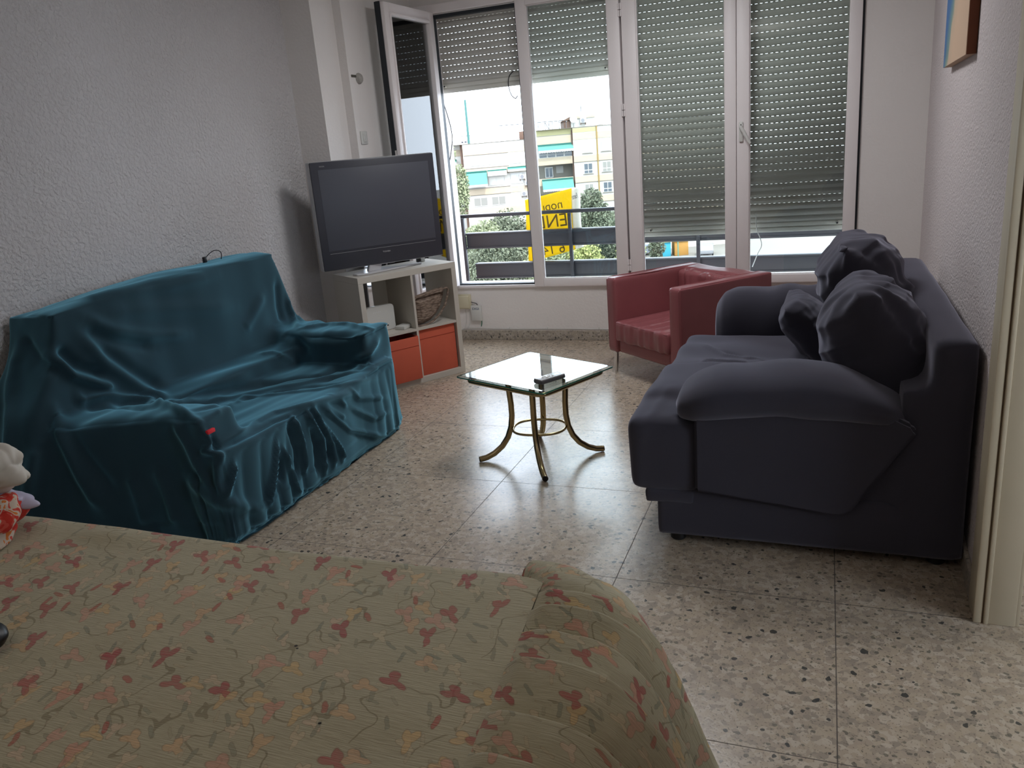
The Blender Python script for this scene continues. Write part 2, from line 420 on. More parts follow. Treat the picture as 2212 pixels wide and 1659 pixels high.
def brocade(name):
    """woven bedspread with scattered flowers, buds, leaves and stems (object-space uv in the 'pat' attribute)"""
    m = bpy.data.materials.new(name); m.use_nodes = True; nt = m.node_tree; L = nt.links
    p = nt.nodes['Principled BSDF']
    uv = N_(nt, 'ShaderNodeUVMap'); uv.uv_map = 'cloth'
    def layer(scale, off, pct, r0, amp, k, seed_chan, squash=0.55):
        mp = N_(nt, 'ShaderNodeMapping'); mp.inputs['Location'].default_value = (off, off * 0.7, 0)
        L.new(uv.outputs[0], mp.inputs['Vector'])
        v = N_(nt, 'ShaderNodeTexVoronoi'); v.voronoi_dimensions = '2D'; v.inputs['Scale'].default_value = scale; v.inputs['Randomness'].default_value = 0.85
        w = N_(nt, 'ShaderNodeTexNoise'); w.inputs['Scale'].default_value = scale * 3.2; w.inputs['Detail'].default_value = 2; L.new(mp.outputs[0], w.inputs['Vector'])
        wob = N_(nt, 'ShaderNodeVectorMath', operation='MULTIPLY_ADD'); L.new(w.outputs['Color'], wob.inputs[0])
        wob.inputs[1].default_value = (0.12 / scale,) * 3; L.new(mp.outputs[0], wob.inputs[2])
        L.new(wob.outputs[0], v.inputs['Vector'])
        d = N_(nt, 'ShaderNodeVectorMath', operation='SUBTRACT'); L.new(wob.outputs[0], d.inputs[0]); L.new(v.outputs['Position'], d.inputs[1])
        sc = N_(nt, 'ShaderNodeSeparateColor'); L.new(v.outputs['Color'], sc.inputs[0])
        rot = N_(nt, 'ShaderNodeVectorRotate'); rot.rotation_type = 'Z_AXIS'
        L.new(d.outputs[0], rot.inputs['Vector'])
        L.new(math_(nt, 'ADD', math_(nt, 'MULTIPLY', sc.outputs[1], 1.5), 0.1), rot.inputs['Angle'])
        s = N_(nt, 'ShaderNodeSeparateXYZ'); L.new(rot.outputs[0], s.inputs[0])
        x = math_(nt, 'MULTIPLY', s.outputs[0], scale); y = math_(nt, 'DIVIDE', math_(nt, 'MULTIPLY', s.outputs[1], scale), squash)
        r = math_(nt, 'SQRT', math_(nt, 'ADD', math_(nt, 'MULTIPLY', x, x), math_(nt, 'MULTIPLY', y, y)))
        ang = math_(nt, 'ARCTAN2', y, x)
        petal = math_(nt, 'ADD', math_(nt, 'MULTIPLY', math_(nt, 'COSINE', math_(nt, 'MULTIPLY', ang, k)), amp), r0)
        dist = math_(nt, 'SUBTRACT', petal, r)
        ok = math_(nt, 'GREATER_THAN', sc.outputs[0], 1 - pct)
        mask = math_(nt, 'MULTIPLY', math_(nt, 'GREATER_THAN', dist, 0.0), ok)
        rim = math_(nt, 'MULTIPLY', math_(nt, 'LESS_THAN', math_(nt, 'ABSOLUTE', dist), 0.026), ok)
        return mask, rim, sc.outputs[2], ok
    ground = lin((180, 170, 142))
    n0 = N_(nt, 'ShaderNodeTexNoise'); n0.inputs['Scale'].default_value = 3.0; n0.inputs['Detail'].default_value = 5; L.new(uv.outputs[0], n0.inputs['Vector'])
    col = mixc(nt, n0.outputs['Fac'], tuple(c * 0.88 for c in ground), tuple(c * 1.10 for c in ground))
    # fine weft streaks
    mp = N_(nt, 'ShaderNodeMapping'); mp.inputs['Scale'].default_value = (22, 330, 1); L.new(uv.outputs[0], mp.inputs['Vector'])
    st = N_(nt, 'ShaderNodeTexNoise'); st.inputs['Scale'].default_value = 1.0; st.inputs['Detail'].default_value = 4; L.new(mp.outputs[0], st.inputs['Vector'])
    # stems: thin iso-lines of a noise field
    sn = N_(nt, 'ShaderNodeTexNoise'); sn.inputs['Scale'].default_value = 8.5; sn.inputs['Detail'].default_value = 1.5; L.new(uv.outputs[0], sn.inputs['Vector'])
    stem = math_(nt, 'LESS_THAN', math_(nt, 'ABSOLUTE', math_(nt, 'SUBTRACT', sn.outputs['Fac'], 0.5)), 0.007)
    sm = N_(nt, 'ShaderNodeTexNoise'); sm.inputs['Scale'].default_value = 5.0; L.new(uv.outputs[0], sm.inputs['Vector'])
    stem = math_(nt, 'MULTIPLY', stem, math_(nt, 'GREATER_THAN', sm.outputs['Fac'], 0.46))
    col = mixc(nt, math_(nt, 'MULTIPLY', stem, 0.62), col, lin((122, 112, 84)))
    H = stem; emb = None
    layers = [
        (23.0, 71.1, 0.40, 0.26, 0.10, 2, lin((150, 148, 124)), lin((196, 178, 146)), 0.40),  # faint small leaves
        (15.5, 57.3, 0.42, 0.28, 0.13, 3, lin((204, 176, 150)), lin((198, 184, 150)), 0.55),  # faint blossoms
        (18.0, 3.1, 0.42, 0.26, 0.09, 2, lin((134, 138, 120)), lin((150, 146, 122)), 0.40),   # leaves
        (12.5, 9.7, 0.36, 0.28, 0.12, 3, lin((208, 176, 124)), lin((208, 168, 132)), 0.58),   # ochre flowers
        (11.2, 21.3, 0.46, 0.29, 0.13, 3, lin((206, 148, 126)), lin((204, 158, 136)), 0.55),   # salmon flowers
        (14.0, 41.0, 0.15, 0.20, 0.05, 2, lin((178, 82, 76)), lin((170, 96, 76)), 0.50),      # buds
        (9.6, 33.9, 0.34, 0.25, 0.13, 3, lin((166, 62, 72)), lin((172, 88, 82)), 0.52),       # crimson flowers
    ]
    for sc_, off, pct, r0, amp, k, ca, cb, sq in layers:
        mask, rim, rnd, ok = layer(sc_, off, pct, r0, amp, k, 0, sq)
        cc = mixc(nt, rnd, ca, cb)
        col = mixc(nt, math_(nt, 'MULTIPLY', mask, math_(nt, 'ADD', math_(nt, 'MULTIPLY', st.outputs['Fac'], 0.9), 0.28), clamp=True), col, cc)
        col = mixc(nt, math_(nt, 'MULTIPLY', rim, 0.30), col, lin((120, 100, 76)))
        H = math_(nt, 'MAXIMUM', H, rim)
    dk = math_(nt, 'MULTIPLY', math_(nt, 'SUBTRACT', 0.62, st.outputs['Fac']), 0.9, clamp=True)
    col = mixc(nt, dk, col, lin((112, 98, 74)))
    for sx_, sy_, sr_ in ((-0.968, 1.127, 0.0035), (-0.960, 1.120, 0.0025), (-0.786, 0.939, 0.003)):      # small burns in the cloth
        dd_ = N_(nt, 'ShaderNodeVectorMath', operation='DISTANCE'); L.new(uv.outputs[0], dd_.inputs[0]); dd_.inputs[1].default_value = (sx_, sy_, 0)
        col = mixc(nt, math_(nt, 'LESS_THAN', dd_.outputs['Value'], sr_), col, lin((34, 26, 22)))
    L.new(col, p.inputs['Base Color']); p.inputs['Roughness'].default_value = 0.85; p.inputs['Specular IOR Level'].default_value = 0.2
    p.inputs['Sheen Weight'].default_value = 0.15
    b = N_(nt, 'ShaderNodeBump'); b.inputs['Strength'].default_value = 0.8; b.inputs['Distance'].default_value = 0.003; L.new(st.outputs['Fac'], b.inputs['Height'])
    b2 = N_(nt, 'ShaderNodeBump'); b2.inputs['Strength'].default_value = 1.0; b2.inputs['Distance'].default_value = 0.0045; b2.invert = True
    L.new(H, b2.inputs['Height']); L.new(b.outputs['Normal'], b2.inputs['Normal']); L.new(b2.outputs['Normal'], p.inputs['Normal'])
    return m

def bricks(name, a, b, mortar, scale=1.0, bw=0.24, bh=0.06):
    m = bpy.data.materials.new(name); m.use_nodes = True; nt = m.node_tree; L = nt.links
    p = nt.nodes['Principled BSDF']; tc = N_(nt, 'ShaderNodeTexCoord')
    sp = N_(nt, 'ShaderNodeSeparateXYZ'); L.new(tc.outputs['Object'], sp.inputs[0])
    cb = N_(nt, 'ShaderNodeCombineXYZ'); L.new(math_(nt, 'ADD', sp.outputs[0], sp.outputs[1]), cb.inputs[0]); L.new(sp.outputs[2], cb.inputs[1])
    t = N_(nt, 'ShaderNodeTexBrick'); L.new(cb.outputs[0], t.inputs['Vector'])
    t.inputs['Color1'].default_value = a + (1,); t.inputs['Color2'].default_value = b + (1,); t.inputs['Mortar'].default_value = mortar + (1,)
    t.inputs['Scale'].default_value = scale; t.inputs['Brick Width'].default_value = bw; t.inputs['Row Height'].default_value = bh
    t.inputs['Mortar Size'].default_value = 0.008
    L.new(t.outputs['Color'], p.inputs['Base Color']); p.inputs['Roughness'].default_value = 0.9
    return m

def glass(name, tint=(0.95, 0.98, 0.97), ior=1.5):
    """thin architectural pane: clear with a mirror share that grows towards grazing angles"""
    m = bpy.data.materials.new(name); m.use_nodes = True; nt = m.node_tree; L = nt.links
    nt.nodes.remove(nt.nodes['Principled BSDF']); out = nt.nodes['Material Output']
    tr = N_(nt, 'ShaderNodeBsdfTransparent'); tr.inputs[0].default_value = tint + (1,)
    gl = N_(nt, 'ShaderNodeBsdfGlossy'); gl.inputs['Roughness'].default_value = 0.01
    fr = N_(nt, 'ShaderNodeFresnel'); fr.inputs['IOR'].default_value = ior
    mx = N_(nt, 'ShaderNodeMixShader'); L.new(math_(nt, 'MULTIPLY', fr.outputs[0], 1.35, clamp=True), mx.inputs[0]); L.new(tr.outputs[0], mx.inputs[1]); L.new(gl.outputs[0], mx.inputs[2])
    L.new(mx.outputs[0], out.inputs[0])
    return m

MT = {}
MT['floor'] = terrazzo('terrazzo_floor', lin((178, 164, 148)))
MT['base'] = terrazzo('terrazzo_skirting', lin((176, 168, 158)), tiles=False, rough=0.4)
MT['stucco'] = stucco('gotele_wall', lin((200, 196, 196)), 0.75, 62)
MT['stucco_r'] = stucco('gotele_wall_right', lin((214, 204, 204)), 0.55, 90)
MT['plaster'] = stucco('smooth_plaster', lin((236, 231, 228)), 0.12, 60)
MT['ceil'] = mat('ceiling_paint', lin((215, 212, 208)), 0.9)
MT['upvc'] = mat('white_window_frame', lin((240, 233, 233)), 0.42, bump=[('noise', 180, 0.05, 0.001)])
MT['seal'] = mat('black_rubber_seal', lin((38, 44, 50)), 0.5)
MT['shutter'] = mat('shutter_slat', lin((196, 195, 188)), 0.5, vary=(3, 0.06))
MT['rail_alu'] = mat('shutter_rail', lin((222, 221, 212)), 0.45)
MT['glass'] = glass('window_glass')
MT['metal'] = mat('chrome_metal', (0.75, 0.75, 0.76), 0.18, 1.0)
MT['railing'] = mat('dark_painted_steel', lin((48, 48, 54)), 0.42, vary=(5, 0.12))
MT['white'] = mat('white_plastic', lin((214, 214, 210)), 0.45)
MT['cream'] = mat('cream_plastic', lin((216, 208, 180)), 0.5)
MT['black'] = mat('black_plastic', lin((24, 24, 27)), 0.4)
MT['door'] = mat('cream_painted_wood', lin((196, 184, 160)), 0.5, bump=[('noise', 40, 0.1, 0.002)], vary=(4, 0.04))
MT['door_groove'] = mat('door_joint_brown', lin((120, 100, 78)), 0.7)

# ---------------------------------------------------------------- room shell
def struct(name, mb, m, parent=None, **k):
    o = mb.build(name, m, parent, smooth=False, **k)
    if parent is None: o['kind'] = 'structure'
    return o

WY = 5.607          # inner face of the window wall
struct('floor', MB().b2((-4.2, -2.7, -0.12), (3.0, WY + 0.28, 0.0)), MT['floor'])
struct('ceiling', MB().b2((-3.3, -2.7, 2.62), (3.0, WY + 0.28, 2.8)), MT['ceil'])
struct('wall_left', MB().b2((-3.25, -2.7, 0), (-3.06, WY + 0.2, 2.62)), MT['stucco'])
struct('wall_column_left', MB().b2((-3.06, 4.42, 0), (-2.857, 4.668, 2.62)), MT['plaster'])
struct('wall_return_left', MB().b2((-3.06, 4.668, 0), (-2.80, WY, 2.62)), MT['plaster'])
# window wall: below, above, left sliver, right part
w = MB()
w.b2((-3.06, WY, 0), (0.80, WY + 0.2, 0.425))
w.b2((-3.06, WY, 2.345), (0.80, WY + 0.2, 2.62))
w.b2((-3.06, WY, 0.425), (-2.655, WY + 0.2, 2.345))
w.b2((0.187, WY, 0.425), (0.80, WY + 0.2, 2.345))
struct('wall_back', w, MT['plaster'])
w = MB()   # recess for the shutters behind the lintel
w.b2((-3.06, WY + 0.2, 1.98 + 0.35), (0.80, WY + 0.28, 2.62))
struct('wall_lintel_outer', w, MT['plaster'])
struct('trim_1', MB().b2((-2.80, WY - 0.025, 2.36), (0.187, WY - 0.001, 2.42), bev=0.006), MT['upvc'])
struct('trim_2', MB().b2((-2.66, WY - 0.018, 0.405), (0.19, WY - 0.001, 0.427), bev=0.004), MT['upvc'])
# right wall, slightly out of square
ang = math.atan2(0.115, 3.277)
RW = Matrix.Translation((0.445, 2.335, 0)) @ Matrix.Rotation(-ang, 4, 'Z')
struct('wall_right', MB().b2((0, 0, 0), (0.085, 3.30, 2.62), M=RW), MT['stucco_r'])
w = MB(); w.b2((0.50, -2.7, 0), (0.58, 1.30, 2.62)); w.b2((0.46, 1.30, 2.12), (0.54, 2.33, 2.62))
struct('wall_right_front', w, MT['stucco_r'])
# wall behind the camera
w = MB()
w.b2((-3.06, -2.7, 0), (3.0, -2.5, 2.62))
struct('wall_front', w, MT['plaster'])
# next room seen past the door jamb
w = MB(); w.b2((0.62, 2.96, 0), (3.0, 3.06, 2.62))
struct('wall_corridor', w, mat('corridor_paint', lin((206, 196, 168)), 0.7))
w = MB(); w.b2((2.9, -2.7, 0), (3.0, 2.96, 0.9)); w.b2((2.9, -2.7, 2.2), (3.0, 2.96, 2.62)); w.b2((2.9, -2.7, 0.9), (3.0, 0.2, 2.2)); w.b2((2.9, 1.9, 0.9), (3.0, 2.96, 2.2))
struct('wall_corridor_side', w, MT['plaster'])
# skirting in terrazzo with a cable channel on top
struct('baseboard_back', MB().b2((-2.80, WY - 0.014, 0), (0.56, WY, 0.074), bev=0.003), MT['base'])
struct('baseboard_left', MB().b2((-3.06, 0, 0), (-3.046, 4.42, 0.074), bev=0.003), MT['base'])
struct('baseboard_right', MB().b2((-0.014, 0.10, 0), (0, 3.29, 0.074), bev=0.003, M=RW), MT['base'])

# door lining: room-side strip, moulding and the broad jamb facing the camera
d = thing('door_1', 'cream painted door frame at the end of the right wall', 'door frame', (0.445, 2.335, 0), 0, kind='structure')
del d['category']
MB().b2((-0.012, 0.004, 0.0), (0.002, 0.10, 2.12), bev=0.003).build('casing', MT['door'], d)
MB().b2((-0.016, -0.012, 0.0), (0.006, 0.004, 2.12), bev=0.004).b2((0.010, -0.016, 0), (0.022, -0.004, 2.12), bev=0.003).build('moulding', MT['door'], d)
MB().b2((0.005, -0.006, 0.0), (0.012, -0.001, 2.12)).build('joint', MT['door_groove'], d)
MB().b2((0.016, -0.012, 0.0), (0.090, 0.0, 2.12), bev=0.003).b2((0.084, -0.010, 0), (0.100, 0.05, 2.12), bev=0.003).build('jamb', MT['door'], d)

# ---------------------------------------------------------------- windows
GY = WY + 0.03
def rect_frame(b, x0, x1, z0, z1, y0, y1, wl, wr, wt, wb, bev=0.004):
    b.b2((x0, y0, z0), (x0 + wl, y1, z1), bev=bev); b.b2((x1 - wr, y0, z0), (x1, y1, z1), bev=bev)
    b.b2((x0 + wl, y0, z1 - wt), (x1 - wr, y1, z1), bev=bev); b.b2((x0 + wl, y0, z0), (x1 - wr, y1, z0 + wb), bev=bev)

def window(n, label, x0, x1, z0, z1, wl, wr, wt, wb, yf=0.0):
    t = thing('window_%d' % n, label, None, (0, WY, 0), 0, kind='structure')
    b = MB(); rect_frame(b, x0, x1, z0, z1, -0.03 + yf, 0.03 + yf, wl, wr, wt, wb)
    # glazing bead: a thin stepped inner frame
    rect_frame(b, x0 + wl - 0.012, x1 - wr + 0.012, z0 + wb - 0.012, z1 - wt + 0.012, -0.018 + yf, 0.015 + yf, 0.018, 0.018, 0.018, 0.018, 0.003)
    b.build('frame', MT['upvc'], t)
    MB().b2((x0 + wl - 0.004, 0.0 + yf, z0 + wb - 0.004), (x1 - wr + 0.004, 0.005 + yf, z1 - wt + 0.004)).build('pane', MT['glass'], t, smooth=False)
    return t

def hinge(parent, x, y, z, sx=1):
    b = MB()
    for dx in (-0.007, 0.007):
        b.tube([(x + dx, y, z - 0.040), (x + dx, y, z - 0.002)], 0.0062, 10); b.tube([(x + dx, y, z + 0.002), (x + dx, y, z + 0.040)], 0.0062, 10)
    return b.build('hinge', MT['upvc'], parent)

w2 = window(2, 'fixed white framed window beside the open casement', -1.998, -1.285, 0.412, 2.40, 0.072, 0.082, 0.075, 0.055)
w3 = window(3, 'closed white framed casement left of the handle', -1.272, -0.549, 0.412, 2.40, 0.094, 0.068, 0.075, 0.055)
w4 = window(4, 'closed white framed casement right of the handle', -0.546, 0.177, 0.412, 2.40, 0.078, 0.066, 0.075, 0.055)
for hz in (2.212, 1.594, 0.555): hinge(w3, -1.278, -0.034, hz)
# handle on the meeting stile
b = MB(); b.b2((-0.530, -0.045, 1.33), (-0.504, -0.030, 1.455), bev=0.006)
b.tube([(-0.517, -0.045, 1.42), (-0.517, -0.075, 1.418)], 0.010, 10)
hd = b.build('handle_plate', MT['white'], w4)
b = MB(); b.tube([(-0.517, -0.074, 1.424), (-0.50, -0.078, 1.395), (-0.470, -0.078, 1.335), (-0.458, -0.076, 1.318)], [0.012, 0.011, 0.010, 0.009], 10)
b.build('lever', MT['white'], hd)
MB().b2((-0.5195, -0.047, 1.432), (-0.5145, -0.044, 1.440)).build('arrow_mark', MT['black'], hd)
# outer fixed frame around all bays
w5 = thing('window_5', 'outer white frame running round all the window bays', None, (0, WY, 0), 0, kind='structure')
b = MB(); rect_frame(b, -2.668, 0.205, 0.40, 2.42, 0.03, 0.09, 0.03, 0.03, 0.05, 0.025); b.b2((-2.0, 0.03, 0.42), (-1.95, 0.09, 2.38)); b.b2((-1.31, 0.03, 0.42), (-1.21, 0.09, 2.38))
b.build('frame', MT['upvc'], w5, smooth=False)
MB().b2((0.176, -0.010, 0.42), (0.190, 0.03, 2.38)).build('seal', MT['seal'], w5, smooth=False)
# window 1: open bay with dark rebate, casement swung into the room
w1 = thing('window_1', 'open casement swung into the room with its empty bay', None, (0, WY, 0), 0, kind='structure')
b = MB(); rect_frame(b, -2.642, -1.994, 0.418, 2.352, -0.006, 0.045, 0.020, 0.016, 0.022, 0.020, 0.002)
b.build('rebate', MT['seal'], w1, smooth=False)
sash = MB()
a0 = Vector((-2.636, 5.585, 0)); a1 = Vector((-2.664, 4.925, 0)); dv = (a1 - a0); Ls = dv.length; th = math.atan2(dv.y, dv.x)
SM = Matrix.Translation(a0 - Vector((0, WY, 0))) @ Matrix.Rotation(th, 4, 'Z')
# local x along sash, y thickness (+y faces the room side wall or bay)
b = MB()
def rf(b, x0, x1, z0, z1, y0, y1, wd, bev=0.003, mi=0):
    for lo, hi in (((x0, y0, z0), (x0 + wd, y1, z1)), ((x1 - wd, y0, z0), (x1, y1, z1)), ((x0 + wd, y0, z1 - wd), (x1 - wd, y1, z1)), ((x0 + wd, y0, z0), (x1 - wd, y1, z0 + wd))):
        b.b2(lo, hi, bev=bev, M=SM, mi=mi)
rf(b, 0, Ls, 0.432, 2.365, -0.028, 0.026, 0.068)
rf(b, 0.056, Ls - 0.056, 0.488, 2.309, -0.014, 0.034, 0.018)
b.build('casement_frame', MT['upvc'], w1)
b = MB(); rf(b, -0.004, Ls + 0.004, 0.428, 2.369, -0.042, -0.028, 0.022); b.b2((Ls, -0.03, 0.428), (Ls + 0.006, 0.0, 2.369), M=SM)
b.build('casement_seal', MT['seal'], w1, smooth=False)
MB().b2((0.066, -0.003, 0.498), (Ls - 0.066, 0.002, 2.299), M=SM).build('pane', MT['glass'], w1, smooth=False)
b = MB(); b.b2((Ls - 0.030, -0.010, 1.34), (Ls + 0.012, 0.006, 1.46), bev=0.004, M=SM); b.build('lock_plate', MT['metal'], w1)

# ---------------------------------------------------------------- roller shutters
def shutter(label, x0, x1, zb, ztop, stop_x, closed_rows, seed):
    t = thing('roller_shutter', label, 'roller shutter', ((x0 + x1) / 2, WY + 0.125, 0), 0, 'grey roller shutters behind the window')
    W = x1 - x0; pitch = 0.0427; gap = 0.0027; rng = random.Random(seed)
    V = []; Fc = []
    def quad(a, b_, c, d_):
        i = len(V); V.extend((a, b_, c, d_)); Fc.append((i, i + 1, i + 2, i + 3))
    z = zb + 0.062; row = 0
    hp = 0.031; hwid = 0.0145
    while z < ztop:
        z1 = z + pitch - gap
        prof = [(0.0005, z), (-0.0042, z + 0.009), (-0.006, (z + z1) / 2), (-0.0042, z1 - 0.009), (0.0005, z1)]
        for (ya, za), (yb, zb_) in zip(prof[:-1], prof[1:]):
            quad((-W / 2, ya, za), (W / 2, ya, za), (W / 2, yb, zb_), (-W / 2, yb, zb_))
        quad((W / 2, 0.004, z), (-W / 2, 0.004, z), (-W / 2, 0.004, z1), (W / 2, 0.004, z1))
        zt = z1 + gap; x = -W / 2; nh = int(W / hp)
        off = rng.uniform(0, hp * 0.5)
        if row in closed_rows:
            quad((-W / 2, 0.002, z1), (W / 2, 0.002, z1), (W / 2, 0.002, zt), (-W / 2, 0.002, zt))
        else:
            for k in range(nh):
                xs = -W / 2 + off + k * hp
                quad((x, 0.002, z1), (xs, 0.002, z1), (xs, 0.002, zt), (x, 0.002, zt))
                x = xs + hwid
            quad((x, 0.002, z1), (W / 2, 0.002, z1), (W / 2, 0.002, zt), (x, 0.002, zt))
            # lip under the holes
            quad((-W / 2, 0.002, z1), (W / 2, 0.002, z1), (W / 2, 0.002, z1 + 0.0012), (-W / 2, 0.002, z1 + 0.0012))
        z += pitch; row += 1
    from_arrays('slat_curtain', V, Fc, MT['shutter'], t, smooth=False)
    b = MB(); b.b2((-W / 2, -0.008, zb), (W / 2, 0.008, zb + 0.030), bev=0.003); b.b2((-W / 2, -0.005, zb + 0.034), (W / 2, 0.006, zb + 0.062), bev=0.002); b.b2((-W / 2, -0.001, zb + 0.02), (W / 2, 0.004, zb + 0.05))
    b.build('bottom_rail', MT['rail_alu'], t)
    for sx in stop_x:
        s = MB(); s.tube([(sx - (x0 + x1) / 2, -0.004, zb + 0.047), (sx - (x0 + x1) / 2, -0.034, zb + 0.047)], [0.010, 0.008], 12)
        so = s.build('stopper', MT['rail_alu'], t)
        MB().tube([(sx - (x0 + x1) / 2, -0.034, zb + 0.047), (sx - (x0 + x1) / 2, -0.0355, zb + 0.047)], 0.0055, 10).build('screw', MT['black'], so)
    return t
shutter('half raised grey roller shutter over the open casement and first window', -2.69, -1.235, 1.835, 2.60, (-2.63, -1.42), (), 1)
shutter('almost fully lowered grey roller shutter behind the two closed casements', -1.225, 0.27, 0.728, 2.60, (-1.145, 0.075), (0, 1, 4, 6), 2)
g = MB()
for gx in (-2.70, -1.23, 0.275): g.b2((gx - 0.012, WY + 0.10, 0.43), (gx + 0.012, WY + 0.15, 2.6))
g = g.build('trim_3', MT['rail_alu'], smooth=False); g['kind'] = 'structure'

# ---------------------------------------------------------------- balcony railing and outer wall
rl = thing('balcony_railing', 'dark metal balcony railing with two broad panels outside the window', 'railing', (-1.1, 6.35, -0.15))
zo = 0.15; xo = 1.1
def R3(b, lo, hi, **k): b.b2((lo[0] + xo, lo[1], lo[2] + zo), (hi[0] + xo, hi[1], hi[2] + zo), **k); return b
R3(MB(), (-2.93, -0.018, 0.872), (1.4, 0.018, 0.900), bev=0.004).build('top_rail', MT['railing'], rl)
for px in (-2.872, -1.925, -0.905, 0.15):
    R3(MB(), (px - 0.014, -0.045, -0.15), (px + 0.014, -0.018, 0.875), bev=0.003).build('post', MT['railing'], rl)
def panel(z0, z1, xa):
    b = MB(); y0, y1 = -0.012, 0.06
    prof = [(y0, z0), (y0, z1), (y0 + 0.012, z1 + 0.004), (y1, z1 + 0.004), (y1, z0)]
    R3(b, (xa, -0.012, z0), (1.4, 0.05, z1), bev=0.010)
    R3(b, (xa, -0.018, z0 + 0.004), (1.4, -0.010, z0 + 0.018), bev=0.003); R3(b, (xa, -0.018, z1 - 0.018), (1.4, -0.010, z1 - 0.004), bev=0.003)
    return b.build('panel', MT['railing'], rl)
panel(0.608, 0.745, -2.862); panel(0.352, 0.486, -2.80)
R3(MB(), (-2.93, -0.70, 0.872), (-2.895, 0.018, 0.900), bev=0.004).build('side_rail', MT['railing'], rl)
R3(MB(), (-2.925, -0.70, 0.48), (-2.90, 0.0, 0.50), bev=0.003).build('side_rail', MT['railing'], rl)
slab = MB().b2((-3.4, WY + 0.2, -0.30), (1.4, 6.42, -0.15)); struct('floor_balcony', slab, mat('balcony_tile', lin((190, 178, 160)), 0.7))
MT['brick_near'] = bricks('outer_brick', lin((168, 120, 96)), lin((150, 104, 84)), lin((180, 168, 150)))
struct('wall_outer_left', MB().b2((-3.35, WY + 0.2, -0.3), (-3.02, 6.30, 2.9)), MT['brick_near'])
struct('wall_outer_right', MB().b2((0.82, WY + 0.2, -0.3), (1.0, 6.30, 2.9)), MT['brick_near'])

# banner tied outside the railing; its print shows through from behind
bn = thing('banner', 'yellow for-sale banner tied to the outside of the balcony railing', 'banner', (-2.12, 6.43, 0.45))
V = []; Fc = []; nu, nv = 26, 26
MT['yellow'] = bpy.data.materials.new('yellow_vinyl'); m_ = MT['yellow']; m_.use_nodes = True; nt = m_.node_tree
pb = nt.nodes['Principled BSDF']; pb.inputs['Base Color'].default_value = (0.70, 0.50, 0.006, 1); pb.inputs['Roughness'].default_value = 0.5
tl = nt.nodes.new('ShaderNodeBsdfTranslucent'); tl.inputs[0].default_value = (0.80, 0.62, 0.01, 1)
mx = nt.nodes.new('ShaderNodeMixShader'); mx.inputs[0].default_value = 0.5
nt.links.new(pb.outputs[0], mx.inputs[1]); nt.links.new(tl.outputs[0], mx.inputs[2]); nt.links.new(mx.outputs[0], nt.nodes['Material Output'].inputs[0])
MT['white_vinyl'] = bpy.data.materials.new('white_vinyl'); m_ = MT['white_vinyl']; m_.use_nodes = True; nt = m_.node_tree
pb = nt.nodes['Principled BSDF']; pb.inputs['Base Color'].default_value = (0.70, 0.68, 0.62, 1)
tl = nt.nodes.new('ShaderNodeBsdfTranslucent'); tl.inputs[0].default_value = (0.7, 0.68, 0.62, 1); ad = nt.nodes.new('ShaderNodeMixShader'); ad.inputs[0].default_value = 0.4
nt.links.new(pb.outputs[0], ad.inputs[1]); nt.links.new(tl.outputs[0], ad.inputs[2]); nt.links.new(ad.outputs[0], nt.nodes['Material Output'].inputs[0])
MT['ink'] = mat('banner_ink', (0.13, 0.085, 0.012), 0.7)
MT['ink2'] = mat('banner_ink_strong', (0.05, 0.05, 0.06), 0.7)
def ban(u, v): # u,v in 0..1
    x = -2.345 + u * 0.425; zt = 0.985 + 0.075 * u; zb = 0.465 + 0.10 * u
    z = zb + (zt - zb) * v
    y = 6.43 + 0.018 * math.sin(u * 7 + v * 2) + 0.01 * math.sin(v * 9)
    return (x - bn.location.x, y - bn.location.y, z - bn.location.z)
for i in range(nu):
    for j in range(nv): V.append(ban(i / (nu - 1), j / (nv - 1)))
Fc = [(i * nv + j, (i + 1) * nv + j, (i + 1) * nv + j + 1, i * nv + j + 1) for i in range(nu - 1) for j in range(nv - 1)]
so = from_arrays('sheet', V, Fc, MT['yellow'], bn); md = so.modifiers.new('t', 'SOLIDIFY'); md.thickness = 0.0008
V = []
for i in range(9):
    for j in range(nv):
        u, v = i / 8, j / (nv - 1)
        x = -1.928 + 0.080 * u - 0.012 * math.sin(v * 3); zt = 1.062 + 0.006 * u; zb = 0.565 + 0.02 * u
        V.append((x + 2.12, 0.012 - 0.035 * math.sin(u * 2.6), zb + (zt - zb) * v - 0.45))
Fc = [(i * nv + j, (i + 1) * nv + j, (i + 1) * nv + j + 1, i * nv + j + 1) for i in range(8) for j in range(nv - 1)]
fl_ = from_arrays('folded_edge', V, Fc, MT['white_vinyl'], bn); md = fl_.modifiers.new('t', 'SOLIDIFY'); md.thickness = 0.0008; fl_['label'] = 'white folded edge'
# letters face the street, so they read mirrored from the room
def btext(body, size, x, z, tilt, m, yy=-0.022, wid=1.0):
    M = Matrix.Translation((x + 2.12, yy, z - 0.45)) @ Matrix.Rotation(tilt, 4, 'Y') @ Matrix.Rotation(math.pi, 4, 'Z') @ Matrix.Rotation(math.pi / 2, 4, 'X') @ Matrix.Diagonal((wid, 1, 1, 1))
    return text('lettering', body, size, m, bn, M, 0.0006)
btext('nopue', 0.100, -2.125, 0.925, -0.13, MT['ink'], -0.034)
btext('END', 0.150, -2.115, 0.800, -0.08, MT['ink'], -0.034)
btext('6 140', 0.115, -2.13, 0.570, -0.12, MT['ink'], -0.034)
btext('Fuente', 0.06, -1.895, 0.995, -0.25, MT['ink2'], -0.03, 0.30)

